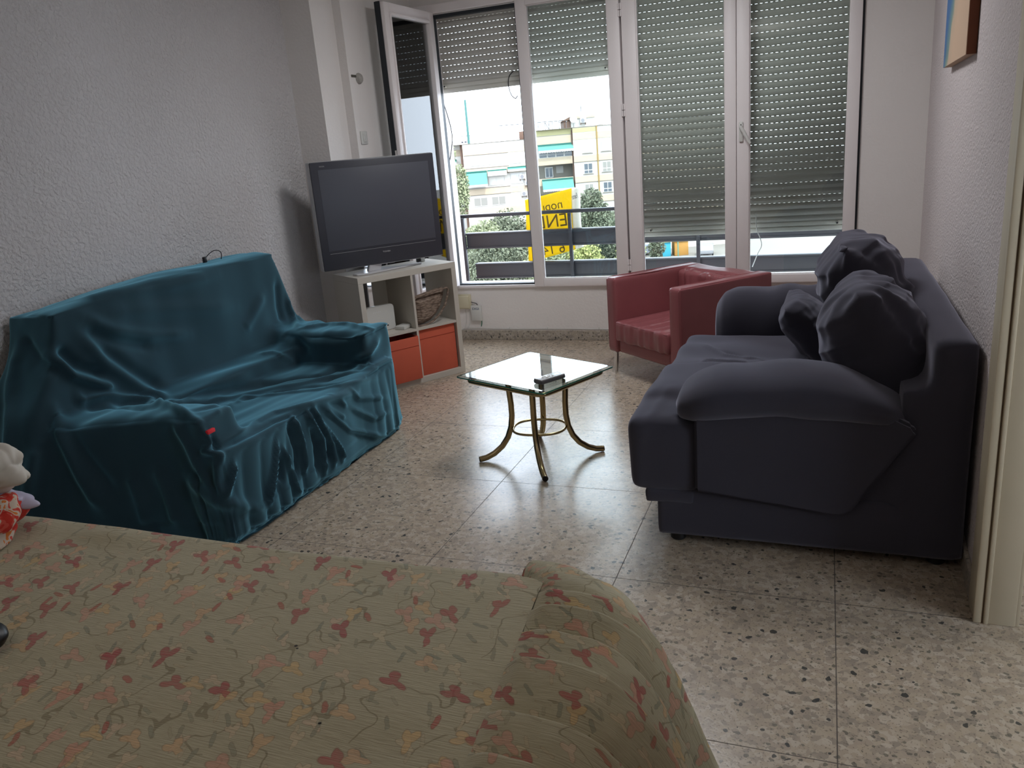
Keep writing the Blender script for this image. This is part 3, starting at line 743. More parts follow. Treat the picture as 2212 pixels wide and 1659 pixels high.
# loose cables by the window
def cable(name, label, pts, r, m, cat='cable', group=None):
    c = [Vector(p) for p in pts]; out = []
    for i in range(len(c) - 1):
        p0, p1, p2, p3 = c[max(i - 1, 0)], c[i], c[i + 1], c[min(i + 2, len(c) - 1)]
        for k in range(6):
            t = k / 6
            out.append(0.5 * ((2 * p1) + (-p0 + p2) * t + (2 * p0 - 5 * p1 + 4 * p2 - p3) * t * t + (-p0 + 3 * p1 - 3 * p2 + p3) * t ** 3))
    out.append(c[-1])
    b = MB(); b.tube(out, r, 7)
    if isinstance(label, str): return tag(b.build(name, m), label, cat, group)
    return b.build(name, m, label)
cable('hanging_cord', 'thin black cord hanging beside the left edge of the open bay', [(-2.663, 5.68, 1.842), (-2.619, 5.68, 1.677), (-2.598, 5.68, 1.546), (-2.612, 5.68, 1.448), (-2.65, 5.69, 1.334)], 0.0034, MT['black'], 'cord')
cable('hanging_cord', 'thin black curved cord hanging from the raised shutter in the open bay', [(-2.085, 5.71, 1.935), (-2.115, 5.69, 1.90), (-2.126, 5.69, 1.84), (-2.11, 5.69, 1.775), (-2.081, 5.69, 1.748), (-2.063, 5.69, 1.765)], 0.0034, MT['black'], 'cord')
cable('hanging_cord', 'thin pale cord hanging behind the right hand casement', [(-0.434, 5.70, 0.86), (-0.428, 5.70, 0.76), (-0.395, 5.70, 0.655), (-0.42, 5.70, 0.59), (-0.455, 5.70, 0.50)], 0.003, MT['white'], 'cord')

# ---------------------------------------------------------------- exterior (frame of its own, square to the facing block)
EXT = Matrix.Rotation(YAW, 4, 'Z')
GZ = -14.0
def eloc(u, v, z): return EXT @ Vector((u, v, z))
MT['street'] = mat('street_ground', lin((104, 101, 95)), 0.9, vary=(0.05, 0.2))
g = MB().b2((-260, -40, GZ - 0.5), (260, 400, GZ)); g = g.build('ground', MT['street'], smooth=False); g['kind'] = 'structure'; g.rotation_euler = (0, 0, YAW); g.location = (0, 60, 0)
A_ = 0.62
MT['fac_white'] = mat('pale_render', (0.38, 0.36, 0.325), 0.9, vary=(0.6, 0.05))
MT['fac_brick'] = bricks('tan_brick', (0.31, 0.25, 0.18), (0.285, 0.23, 0.165), (0.32, 0.275, 0.21), 1.0, 0.9, 0.3)
MT['fac_yellow'] = mat('yellow_cornice', (0.26, 0.235, 0.12), 0.9)
MT['fac_pipe'] = mat('ochre_pipe', (0.17, 0.11, 0.03), 0.8)
MT['fac_brown_shade'] = mat('brown_and_side_shade', (0.085, 0.05, 0.035), 0.9)  # brown parts; on the side returns the shadow is put into this colour
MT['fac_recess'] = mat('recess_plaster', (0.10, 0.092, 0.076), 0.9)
MT['fac_line'] = mat('dark_joint', (0.10, 0.08, 0.06), 0.9)
MT['win_dark'] = mat('dark_window_glass', (0.035, 0.045, 0.055), 0.15)
MT['win_grey'] = mat('closed_blind', (0.15, 0.145, 0.13), 0.6)
MT['win_frame'] = mat('facade_window_frame', (0.36, 0.35, 0.33), 0.6)
MT['awning'] = mat('turquoise_canvas', (0.055, 0.16, 0.135), 0.9)
MT['awning_dk'] = mat('turquoise_canvas_edge', (0.01, 0.08, 0.065), 0.9)
MT['ac'] = mat('air_conditioner_white', (0.30, 0.30, 0.30), 0.6)
MT['ac_fan'] = mat('air_conditioner_fan', (0.13, 0.13, 0.14), 0.6)
MT['rail_far'] = mat('roof_rail_metal', (0.06, 0.06, 0.065), 0.6)

def building(name, label, u0, v, rot=YAW): 
    return thing(name, label, 'building', eloc(u0, v, GZ), rot)

# left block; local coords: x = u - u0, y = v - v0, z = height above ground
VA = 115.0
bA = building('apartment_building', 'long pale apartment block with green awnings seen through the open casement bay', -4.07, VA)
H_A = 2.22 - GZ; UA = -4.07
def lz(z): return z - GZ
MB().b2((0, 0, 0), (8.9, 12, H_A)).build('wall', MT['fac_white'], bA, smooth=False)
MB().b2((-22, 1.6, 0), (-0.35, 12, H_A)).build('side_wing', MT['fac_white'], bA, smooth=False)
MB().b2((-0.36, 0.5, 0), (0.0, 12, H_A)).build('shaded_return', MT['fac_brown_shade'], bA, smooth=False)
b = MB()
for z0, z1 in ((0.75, 1.62), (-1.95, -1.12), (-4.65, -3.85), (-7.35, -6.55), (-10.05, -9.25), (-12.75, -11.9)):
    b.b2((0.02, -0.06, lz(z0)), (8.9, 0, lz(z1))); b.b2((-22, 1.54, lz(z0)), (-0.37, 1.6, lz(z1)))
b.build('brick_band', MT['fac_brick'], bA, smooth=False)
b = MB()
for z0 in (0.70, -2.0, -4.7, -7.4, -1.06, -3.78): b.b2((0.1, -0.10, lz(z0)), (6.2, 0, lz(z0) + 0.06))
b.b2((-22, -0.1, H_A), (8.9, 12, H_A + 0.07))
b.build('joint_line', MT['fac_line'], bA, smooth=False)
def wframe(parent, x0, x1, z0, z1, glassm, two=True, y=0.0, low=True):
    f = MB(); f.b2((x0, y - 0.10, z0), (x1, y - 0.02, z1)); f = f.build('window', MT['win_frame'], parent, smooth=False)
    xm = (x0 + x1) / 2; p_ = MB(); d = 0.09
    zl = z0 + (0.42 if low else 0)
    for xa, xb in (((x0 + d, xm - d / 2), (xm + d / 2, x1 - d)) if two else ((x0 + d, x1 - d),)):
        p_.b2((xa, y - 0.13, zl + d), (xb, y - 0.10, z1 - d))
        if low: p_.b2((xa, y - 0.13, z0 + d * 0.7), (xb, y - 0.10, zl - d * 0.3))
    p_.build('pane', glassm, f, smooth=False)
    return f
for x0, x1, z0, z1, gm in ((0.9, 2.9, -0.7, 0.45, 'win_frame'), (3.4, 5.6, -0.7, 0.45, 'fac_white'), (0.9, 2.9, -6.2, -5.0, 'win_grey'), (3.4, 5.4, -6.2, -5.0, 'win_grey'), (3.2, 5.4, -3.5, -2.3, 'fac_white'), (6.3, 8.0, -3.5, -2.1, 'win_frame'), (6.3, 8.0, -0.8, 0.5, 'win_frame')):
    wframe(bA, x0, x1, lz(z0), lz(z1), MT[gm], True, 0.0, False)
def awning(x0, x1, z0, z1, out, parent=None, label=None, base=None, m='awning', thick=True):
    """sloping canvas from (wall, z1) to (out, z0)"""
    t = thing('awning', label, 'awning', base, YAW, 'awnings on the facing blocks')
    w = x1 - x0; h = z1 - z0
    c = MB(); c.prism([(0, 0, 0), (0, -out, -h), (0, -out, -h + 0.06), (0, 0, 0.07)], (w, 0, 0)); c.build('canvas', MT[m], t, smooth=False)
    c = MB(); n = 14
    for i in range(n): c.prism([(w * i / n, -out, -h + 0.04), (w * (i + 1) / n, -out, -h + 0.04), (w * (i + 1) / n, -out, -h - 0.22), (w * (i + 0.5) / n, -out, -h - 0.28), (w * i / n, -out, -h - 0.22)], (0, -0.04, 0))
    c.build('valance', MT['win_frame' if m == 'awning' else m], t, smooth=False)
    c = MB(); c.tube([(0.05, 0, -0.5), (0.05, -out, -h + 0.02)], 0.03, 6); c.tube([(w - 0.05, 0, -0.5), (w - 0.05, -out, -h + 0.02)], 0.03, 6); c.b2((0, -0.14, 0.02), (w, 0, 0.20)); c.build('arm', MT['awning_dk'], t, smooth=False)
    return t
awning(-4.0, -1.0, -3.25, -1.62, 1.15, label='large turquoise awning lowered low on the left facing block', base=eloc(-4.0, VA - 0.05, -1.62))
awning(-0.9, 1.75, -1.95, -1.62, 0.9, label='narrow white awning right of the large turquoise one', base=eloc(-0.9, VA - 0.05, -1.62), m='fac_white')
awning(1.9, 4.6, -1.62, -1.45, 0.7, label='rolled up turquoise awning beside the window mullion', base=eloc(1.9, VA - 0.05, -1.42), m='awning')
awning(-6.2, -5.1, -0.1, 0.1, 0.7, label='small turquoise awning above the climbing tree at far left', base=eloc(-6.2, VA + 1.5, 0.15))
def acunit(u, v, z, label):
    t = thing('air_conditioner', label, 'air conditioner', eloc(u, v, z), YAW, 'air conditioners on the facing blocks')
    MB().b2((0, -0.42, 0), (0.85, -0.12, 0.62), bev=0.03).build('casing', MT['ac'], t)
    f = MB(); M = Matrix.Translation((0.36, -0.425, 0.31)) @ Matrix.Rotation(math.pi / 2, 4, 'X')
    f.lathe((0.36, -0.42, 0.31), [(0.21, 0), (0.24, 0), (0.24, 0.02), (0.2, 0.02)], 20, M=Matrix.Rotation(math.pi / 2, 4, 'X')); f.build('fan_grille', MT['ac_fan'], t)
    for bx0 in (0.05, 0.7): MB().b2((bx0, -0.40, -0.25), (bx0 + 0.07, 0, 0.0)).build('bracket', MT['fac_brown_shade'], t, smooth=False)
acunit(3.45, VA, -2.95, 'upper of the three air conditioners on the left facing block')
acunit(4.15, VA, -3.85, 'middle of the three air conditioners on the left facing block')
acunit(3.55, VA, -5.25, 'lowest of the three air conditioners on the left facing block')
acunit(-5.9, VA + 1.5, -4.2, 'air conditioner behind the climbing tree at far left')
acunit(12.15, VA - 2.3 + 1.2, 3.75, 'air conditioner on the rooftop hut of the right facing block')
tag(MB().b2((0, 0, 0), (0.7, 0.8, 1.1), bev=0.03).build('chimney', MT['fac_brown_shade'], loc=eloc(3.9, VA + 1, 2.25), rotz=YAW), 'small brown chimney on the left facing roof beside the mullion', 'chimney')

# right block
VB = 112.7
UB = 6.1
bB = building('apartment_building', 'taller pale brick apartment block with balconies and windows seen through the fixed window', UB, VB)
H_B = 3.18 - GZ
def bx(u): return u - UB
b = MB(); b.b2((bx(10.95), 0, 0), (bx(34), 12, H_B)); b.b2((0, 0.6, lz(1.0)), (bx(10.95), 12, H_B)); b.b2((0, 2.2, 0), (bx(10.95), 12, lz(1.0)))
b.build('wall', MT['fac_white'], bB, smooth=False)
b = MB()
for k in range(6):
    z1 = -0.42 - 2.72 * k
    b.b2((0, 0.35, lz(z1 - 0.95)), (bx(10.9), 0.6, lz(z1)))
    b.b2((bx(10.96), -0.06, lz(z1 - 0.85)), (bx(34), 0, lz(z1 - 0.05)))
b.b2((0, 0.5, lz(1.35)), (bx(10.9), 0.6, lz(2.35))); b.b2((bx(10.96), -0.06, lz(1.62)), (bx(34), 0, lz(2.45)))
b.build('brick_band', MT['fac_brick'], bB, smooth=False)
b = MB(); b.b2((0, 0.45, lz(2.45)), (bx(10.9), 0.6, lz(3.15))); b.b2((bx(10.96), -0.05, lz(2.55)), (bx(14.05), 0, lz(3.1)))
b.build('cornice', MT['fac_yellow'], bB, smooth=False)
b = MB(); b.b2((bx(10.93), 0.02, 0), (bx(10.96), 2.2, lz(3.1))); b.b2((bx(10.78), 0.3, 0), (bx(10.95), 0.62, lz(2.9)))
b.build('shaded_return', MT['fac_brown_shade'], bB, smooth=False)
b = MB(); b.b2((bx(14.1), -0.16, 0), (bx(14.26), 0, lz(3.2))); b.build('drain_pipe', MT['fac_pipe'], bB, smooth=False)
b = MB(); b.b2((0, -0.1, H_B), (bx(34), 12, H_B + 0.06))
for k in range(6): b.b2((bx(10.96), -0.09, lz(-1.34 - 2.72 * k)), (bx(34), 0, lz(-1.30 - 2.72 * k))); b.b2((0, 0.28, lz(-1.42 - 2.72 * k)), (bx(10.9), 0.4, lz(-1.36 - 2.72 * k)))
b.build('joint_line', MT['fac_line'], bB, smooth=False)
b = MB()
for k in range(5): b.b2((0, 2.1, lz(-3.95 - 2.72 * k + 0.0)), (bx(10.9), 2.2, lz(-1.4 - 2.72 * k)))
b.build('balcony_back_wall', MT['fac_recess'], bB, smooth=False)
# glazed balcony on top floor
f = MB(); f.b2((0, 0.55, lz(-0.45)), (bx(10.85), 0.62, lz(1.1))); f = f.build('glazed_balcony', MT['win_frame'], bB, smooth=False)
p_ = MB()
for k in range(4): p_.b2((0.25 + 1.15 * k, 0.50, lz(-0.35)), (1.22 + 1.15 * k, 0.55, lz(0.85)))
p_.build('pane', MT['win_dark'], f, smooth=False)
p_ = MB()
for zz in (0.0, 0.14): p_.b2((0.1, 0.46, lz(-0.1 + zz)), (bx(10.8), 0.49, lz(-0.07 + zz)))
p_.build('guard_rail', MT['win_frame'], f, smooth=False)
dd = MB().b2((0.95, 2.0, lz(-3.1)), (2.05, 2.1, lz(-0.95 - 0.75))); dd = dd.build('balcony_door', MT['win_frame'], bB, smooth=False)
MB().b2((1.05, 1.95, lz(-3.0)), (1.45, 2.0, lz(-1.8))).b2((1.55, 1.95, lz(-3.0)), (1.95, 2.0, lz(-1.8))).build('pane', MT['win_dark'], dd, smooth=False)
MB().b2((2.5, 2.0, lz(-2.6)), (3.5, 2.1, lz(-1.65))).build('blind', MT['win_grey'], bB, smooth=False)
for col, uc in enumerate((12.82, 15.35, 18.6, 21.4)):
    for k in range(5):
        zc = 0.62 - 2.72 * k + (0.07 if col else 0)
        gm = [['win_frame', 'win_dark', 'win_grey', 'win_dark', 'win_frame'], ['fac_white', 'win_grey', 'win_dark', 'fac_white', 'fac_white'], ['win_grey', 'win_dark', 'win_grey', 'win_grey', 'win_dark'], ['win_dark', 'win_grey', 'win_grey', 'win_dark', 'win_grey']][col][k]
        wframe(bB, bx(uc) - 0.62, bx(uc) + 0.62, lz(zc - 0.78), lz(zc + 0.58), MT[gm], True, 0.0, k > 0)
        MB().b2((bx(uc) - 0.75, -0.12, lz(zc - 0.92)), (bx(uc) + 0.75, 0, lz(zc - 0.86))).build('sill', MT['fac_line'], bB, smooth=False)
# rooftop hut and its rails
b = MB(); b.b2((bx(10.9), 1.2, H_B), (bx(15.3), 6.5, H_B + 1.55)); b.build('rooftop_hut', MT['fac_white'], bB, smooth=False)
MB().b2((bx(9.95), 1.15, H_B), (bx(10.9), 6.5, H_B + 0.95)).prism([(bx(9.7), 1.0, H_B + 1.0), (bx(10.95), 1.0, H_B + 1.5), (bx(10.95), 1.0, H_B + 1.1), (bx(9.7), 1.0, H_B + 0.92)], (0, 5, 0)).build('hut_lean_to', MT['fac_brown_shade'], bB, smooth=False)
MB().b2((bx(11.4), 1.05, H_B + 1.2), (bx(14.2), 1.2, H_B + 1.52)).build('hut_parapet', MT['fac_brick'], bB, smooth=False)
b = MB()
b.tube([(-5, 0.8, H_B + 1.08), (bx(10.0), 0.8, H_B + 1.08)], 0.06, 6); b.tube([(0, 0.8, H_B + 0.12), (bx(10.0), 0.8, H_B + 0.12)], 0.02, 6)
for k in range(5): b.tube([(0.35 + k * 0.95, 0.8, H_B), (0.35 + k * 0.95, 0.8, H_B + 1.08)], 0.05, 6)
b.tube([(1.3, 0.8, H_B + 0.98), (1.8, 0.8, H_B + 0.1)], 0.055, 6); b.tube([(1.8, 0.8, H_B), (1.8, 0.8, H_B + 1.08)], 0.055, 6)
b.tube([(bx(14.3), 0.5, H_B + 0.12), (bx(30), 0.5, H_B + 0.16)], 0.025, 6)
b.build('roof_rail', MT['rail_far'], bB, smooth=False)
d_ = thing('satellite_dish', 'pale round satellite dish on the rooftop hut', 'satellite dish', eloc(11.25, VB + 0.9, 3.3), YAW)
MB().lathe((0, 0, 1.0), [(0.02, 0.0), (0.30, 0.05), (0.50, 0.16), (0.50, 0.19), (0.28, 0.08), (0.02, 0.03)], 24, M=Matrix.Rotation(math.radians(80), 4, 'X')).build('dish', MT['ac'], d_)
MB().tube([(0, 0.05, 0), (0, 0.05, 1.0)], 0.03, 6).build('mast', MT['rail_far'], d_)
an = thing('antenna', 'white television antenna on the rooftop hut', 'antenna', eloc(12.4, VB + 1.6, 4.7), YAW)
b = MB(); b.tube([(0, 0, -0.2), (0, 0, 1.3)], 0.05, 6)
for k in range(5): b.tube([(-0.3, 0, 1.25 - k * 0.09), (0.25, 0, 1.28 - k * 0.09)], 0.03, 5)
b.build('mast', MT['rail_far'], an)
awning(6.2, 10.95, 0.55, 1.15, 0.9, label='pale green awning over the glazed top floor balcony of the right block', base=eloc(6.2, VB + 0.5, 1.12))
awning(6.45, 10.7, -4.6, -3.45, 1.2, label='wide turquoise awning half way up the right facing block', base=eloc(6.45, VB + 0.3, -3.42))

# stadium floodlight mast
fm = thing('floodlight_mast', 'thin green floodlight mast rising behind the left roof', 'mast', eloc(-4.05, 150, GZ), YAW)
MB().tube([(0, 0, 0), (0, 0, 24)], [0.34, 0.20], 8).build('pole', mat('mast_green', (0.03, 0.10, 0.09), 0.6), fm)
b = MB(); b.b2((-1.3, -0.05, 17.88), (0.5, 0.05, 18.0)); b.build('crossbar', MT['rail_far'], fm)
for dx in (-1.15, -0.55):
    for dz in (0, 0.75): MB().box((dx, -0.3, 16.9 - dz), (0.42, 0.3, 0.36), bev=0.05).build('lamp', MT['rail_far'], fm)

# trees
def leaf_crown(name, blobs, nleaf, size, m, parent, seed, base):
    rng = np.random.RandomState(seed); vs_ = []; 
    tot = sum(b[3] * b[4] * b[5] for b in blobs)
    for cx, cy, cz, rx, ry, rz in blobs:
        n = int(nleaf * rx * ry * rz / tot)
        d = rng.normal(size=(n, 3)); d /= np.linalg.norm(d, axis=1)[:, None]
        r = rng.uniform(0.62, 1.05, n)[:, None]
        vs_.append(np.array([cx, cy, cz]) + d * r * np.array([rx, ry, rz]))
    P = np.vstack(vs_); n = len(P)
    a = rng.normal(size=(n, 3)); a /= np.linalg.norm(a, axis=1)[:, None]
    b = np.cross(a, rng.normal(size=(n, 3))); b /= np.linalg.norm(b, axis=1)[:, None]
    s = size * rng.uniform(0.6, 1.3, n)[:, None]
    V = np.empty((n, 4, 3)); V[:, 0] = P - a * s; V[:, 1] = P + b * s * 0.55; V[:, 2] = P + a * s; V[:, 3] = P - b * s * 0.55
    F = np.arange(n * 4).reshape(n, 4)
    return from_arrays(name, V.reshape(-1, 3), F, m, parent, smooth=False)
MT['leaf_grey'] = mat('grey_green_leaves', (0.085, 0.098, 0.062), 0.8, vary=(0.7, 0.35))
MT['leaf_lime'] = mat('lime_leaves', (0.21, 0.225, 0.075), 0.8, vary=(0.7, 0.25))
MT['leaf_pale'] = mat('pale_leaves', (0.16, 0.18, 0.10), 0.8, vary=(0.5, 0.4))
MT['bark'] = mat('bark', (0.10, 0.075, 0.05), 0.9)
def tree(label, u, v, top, hgt, rad, m, n, seed, size=0.3, tall=1.0):
    t = thing('tree', label, 'tree', eloc(u, v, GZ), YAW, 'trees in the street below')
    H = top - GZ; rng = random.Random(seed); bl = []
    for k in range(11):
        a = rng.uniform(0, 6.28); rr = rng.uniform(0, rad * 0.62); zz = rng.uniform(H - hgt * 0.85, H - hgt * 0.2)
        q = rng.uniform(0.38, 0.62) * rad
        bl.append((rr * math.cos(a), rr * math.sin(a), zz, q, q, q * tall))
    bl.append((0, 0, H - rad * 0.4, rad * 0.45, rad * 0.45, rad * 0.4 * tall))
    leaf_crown('crown', bl, n, size, m, t, seed, GZ)
    b = MB(); b.tube([(0, 0, 0), (0.1, 0, H - hgt * 0.7), (0, 0.1, H - rad * 0.5)], [0.28, 0.2, 0.08], 8)
    for k in range(4):
        a = rng.uniform(0, 6.28); b.tube([(0, 0, H - hgt * 0.75), (rad * 0.5 * math.cos(a), rad * 0.5 * math.sin(a), H - hgt * 0.4)], [0.1, 0.04], 6)
    b.build('trunk', MT['bark'], t)
tree('tall sparse climbing tree at the far left of the open bay', -5.0, 96, 1.9, 13.5, 1.7, MT['leaf_pale'], 7000, 11, 0.17, 2.3)
tree('grey green tree low in the middle of the open bay', 1.2, 92, -5.2, 7.0, 4.6, MT['leaf_grey'], 16000, 12, 0.17)
tree('pale green tree at the lower left of the open bay', -2.2, 88, -6.2, 6.6, 3.4, MT['leaf_pale'], 13000, 13, 0.16)
tree('wide grey green tree behind the lower railing panel of the open bay', -1.0, 80, -7.2, 6.2, 4.4, MT['leaf_grey'], 14000, 14, 0.15)
tree('grey green tree right of the yellow banner', 9.9, 86, -3.4, 8.0, 2.7, MT['leaf_grey'], 13000, 15, 0.16)
tree('second grey green tree behind the one right of the yellow banner', 13.4, 92, -6.6, 6.2, 2.8, MT['leaf_grey'], 9000, 16, 0.16)
tree('bright lime tree under the yellow banner', 8.6, 78, -8.0, 5.8, 2.4, MT['leaf_lime'], 10000, 17, 0.15)
tree('bright lime tree at the lower right of the fixed window', 12.7, 78, -7.7, 5.8, 2.0, MT['leaf_lime'], 8000, 18, 0.15)
tree('low pale tree under the yellow banner beside the mullion', 4.6, 78, -8.2, 5.8, 3.2, MT['leaf_pale'], 10000, 19, 0.15)
tree('tiny bluish tree at the left end of the street gap', 19.3, 100, -10.9, 3.2, 1.2, MT['leaf_grey'], 3000, 20, 0.15)

# street furniture far below, seen in the slot under the lowered shutter
def car(label, u, v, rot, color):
    t = thing('car', label, 'car', eloc(u, v, GZ), YAW + rot)
    pf = [(-2.1, 0.35), (-2.1, 0.75), (-1.5, 0.95), (-0.9, 1.42), (0.7, 1.45), (1.35, 0.98), (2.05, 0.82), (2.12, 0.35)]
    MB().prism([(x, -0.85, z) for x, z in pf], (0, 1.7, 0), bev=0.08).build('body', color, t)
    MB().prism([(-0.85, -0.87, 1.32), (0.62, -0.87, 1.35), (1.1, -0.87, 1.0), (-1.3, -0.87, 0.98)], (0, 1.74, 0)).b2((0.95, -0.7, 1.02), (1.15, 0.7, 1.28)).build('windows', MT['win_dark'], t)
    for sx in (-1.3, 1.3):
        for sy in (-0.86, 0.66): MB().tube([(sx, sy, 0.32), (sx, sy + 0.2, 0.32)], 0.32, 16).build('wheel', MT['black'], t)
car('white car parked at the right of the street gap', 26.6, 104, math.radians(75), mat('car_white', (0.16, 0.16, 0.17), 0.3))
car('silver car at the far left of the street gap', 18.9, 108, math.radians(60), mat('car_silver', (0.16, 0.19, 0.24), 0.3))
lp = thing('street_pole', 'green street pole in the middle of the street gap', 'pole', eloc(22.9, 104, GZ), YAW)
MB().tube([(0, 0, 0), (0, 0, 7.5)], 0.07, 8).build('pole', mat('pole_green', (0.05, 0.16, 0.13), 0.6), lp)
lp = thing('street_pole', 'thin green pole in front of the trees at the right of the fixed window', 'pole', eloc(14.3, 96, GZ), YAW)
MB().tube([(0, 0, 0), (0, 0, 6.2)], 0.06, 8).build('pole', mat('pole_green_b', (0.05, 0.16, 0.13), 0.6), lp)
for lab, u, c in (('cyan street stall left of the green pole', 21.3, (0.02, 0.22, 0.30)), ('orange street stall right of the green pole', 23.6, (0.30, 0.15, 0.03))):
    t = thing('street_stall', lab, 'stall', eloc(u, 106, GZ), YAW)
    MB().b2((-0.9, -0.9, 0), (0.9, 0.9, 1.9), bev=0.05).build('booth', mat('stall_body', tuple(v * 0.9 for v in c), 0.8), t)
    MB().prism([(-1.0, -1.1, 1.9), (1.0, -1.1, 1.9), (1.0, -1.1, 2.05), (-1.0, -1.1, 2.05)], (0, 2.2, 0.2)).build('roof', mat('stall_roof', (0.3, 0.26, 0.1), 0.8), t)

# ================================================================ FURNITURE
MT['velvet'] = mat('teal_velvet', lin((32, 47, 55)), 0.72, spec=0.10, sheen=1.0, sheen_tint=(0.30, 0.74, 0.95), bump=[('noise', 260, 0.08, 0.001)], vary=(3.5, 0.16))
MT['cloth_grey'] = mat('charcoal_cotton', lin((60, 59, 68)), 0.92, spec=0.08, sheen=0.45, sheen_tint=(0.75, 0.74, 0.9), bump=[('noise', 420, 0.12, 0.001)], vary=(4, 0.10))
MT['leather'] = mat('burgundy_leather', lin((148, 86, 90)), 0.34, spec=0.5, bump=[('noise', 230, 0.12, 0.001), ('noise', 22, 0.15, 0.004)], vary=(6, 0.12))
MT['kallax'] = mat('white_laminate', lin((204, 198, 188)), 0.42)
MT['orange'] = mat('orange_felt', lin((205, 98, 74)), 0.9, vary=(9, 0.08), bump=[('noise', 300, 0.15, 0.001)])
MT['gold'] = mat('brass_tube', (0.46, 0.36, 0.20), 0.22, 1.0)
MT['red'] = mat('red_tag', lin((226, 48, 60)), 0.5)

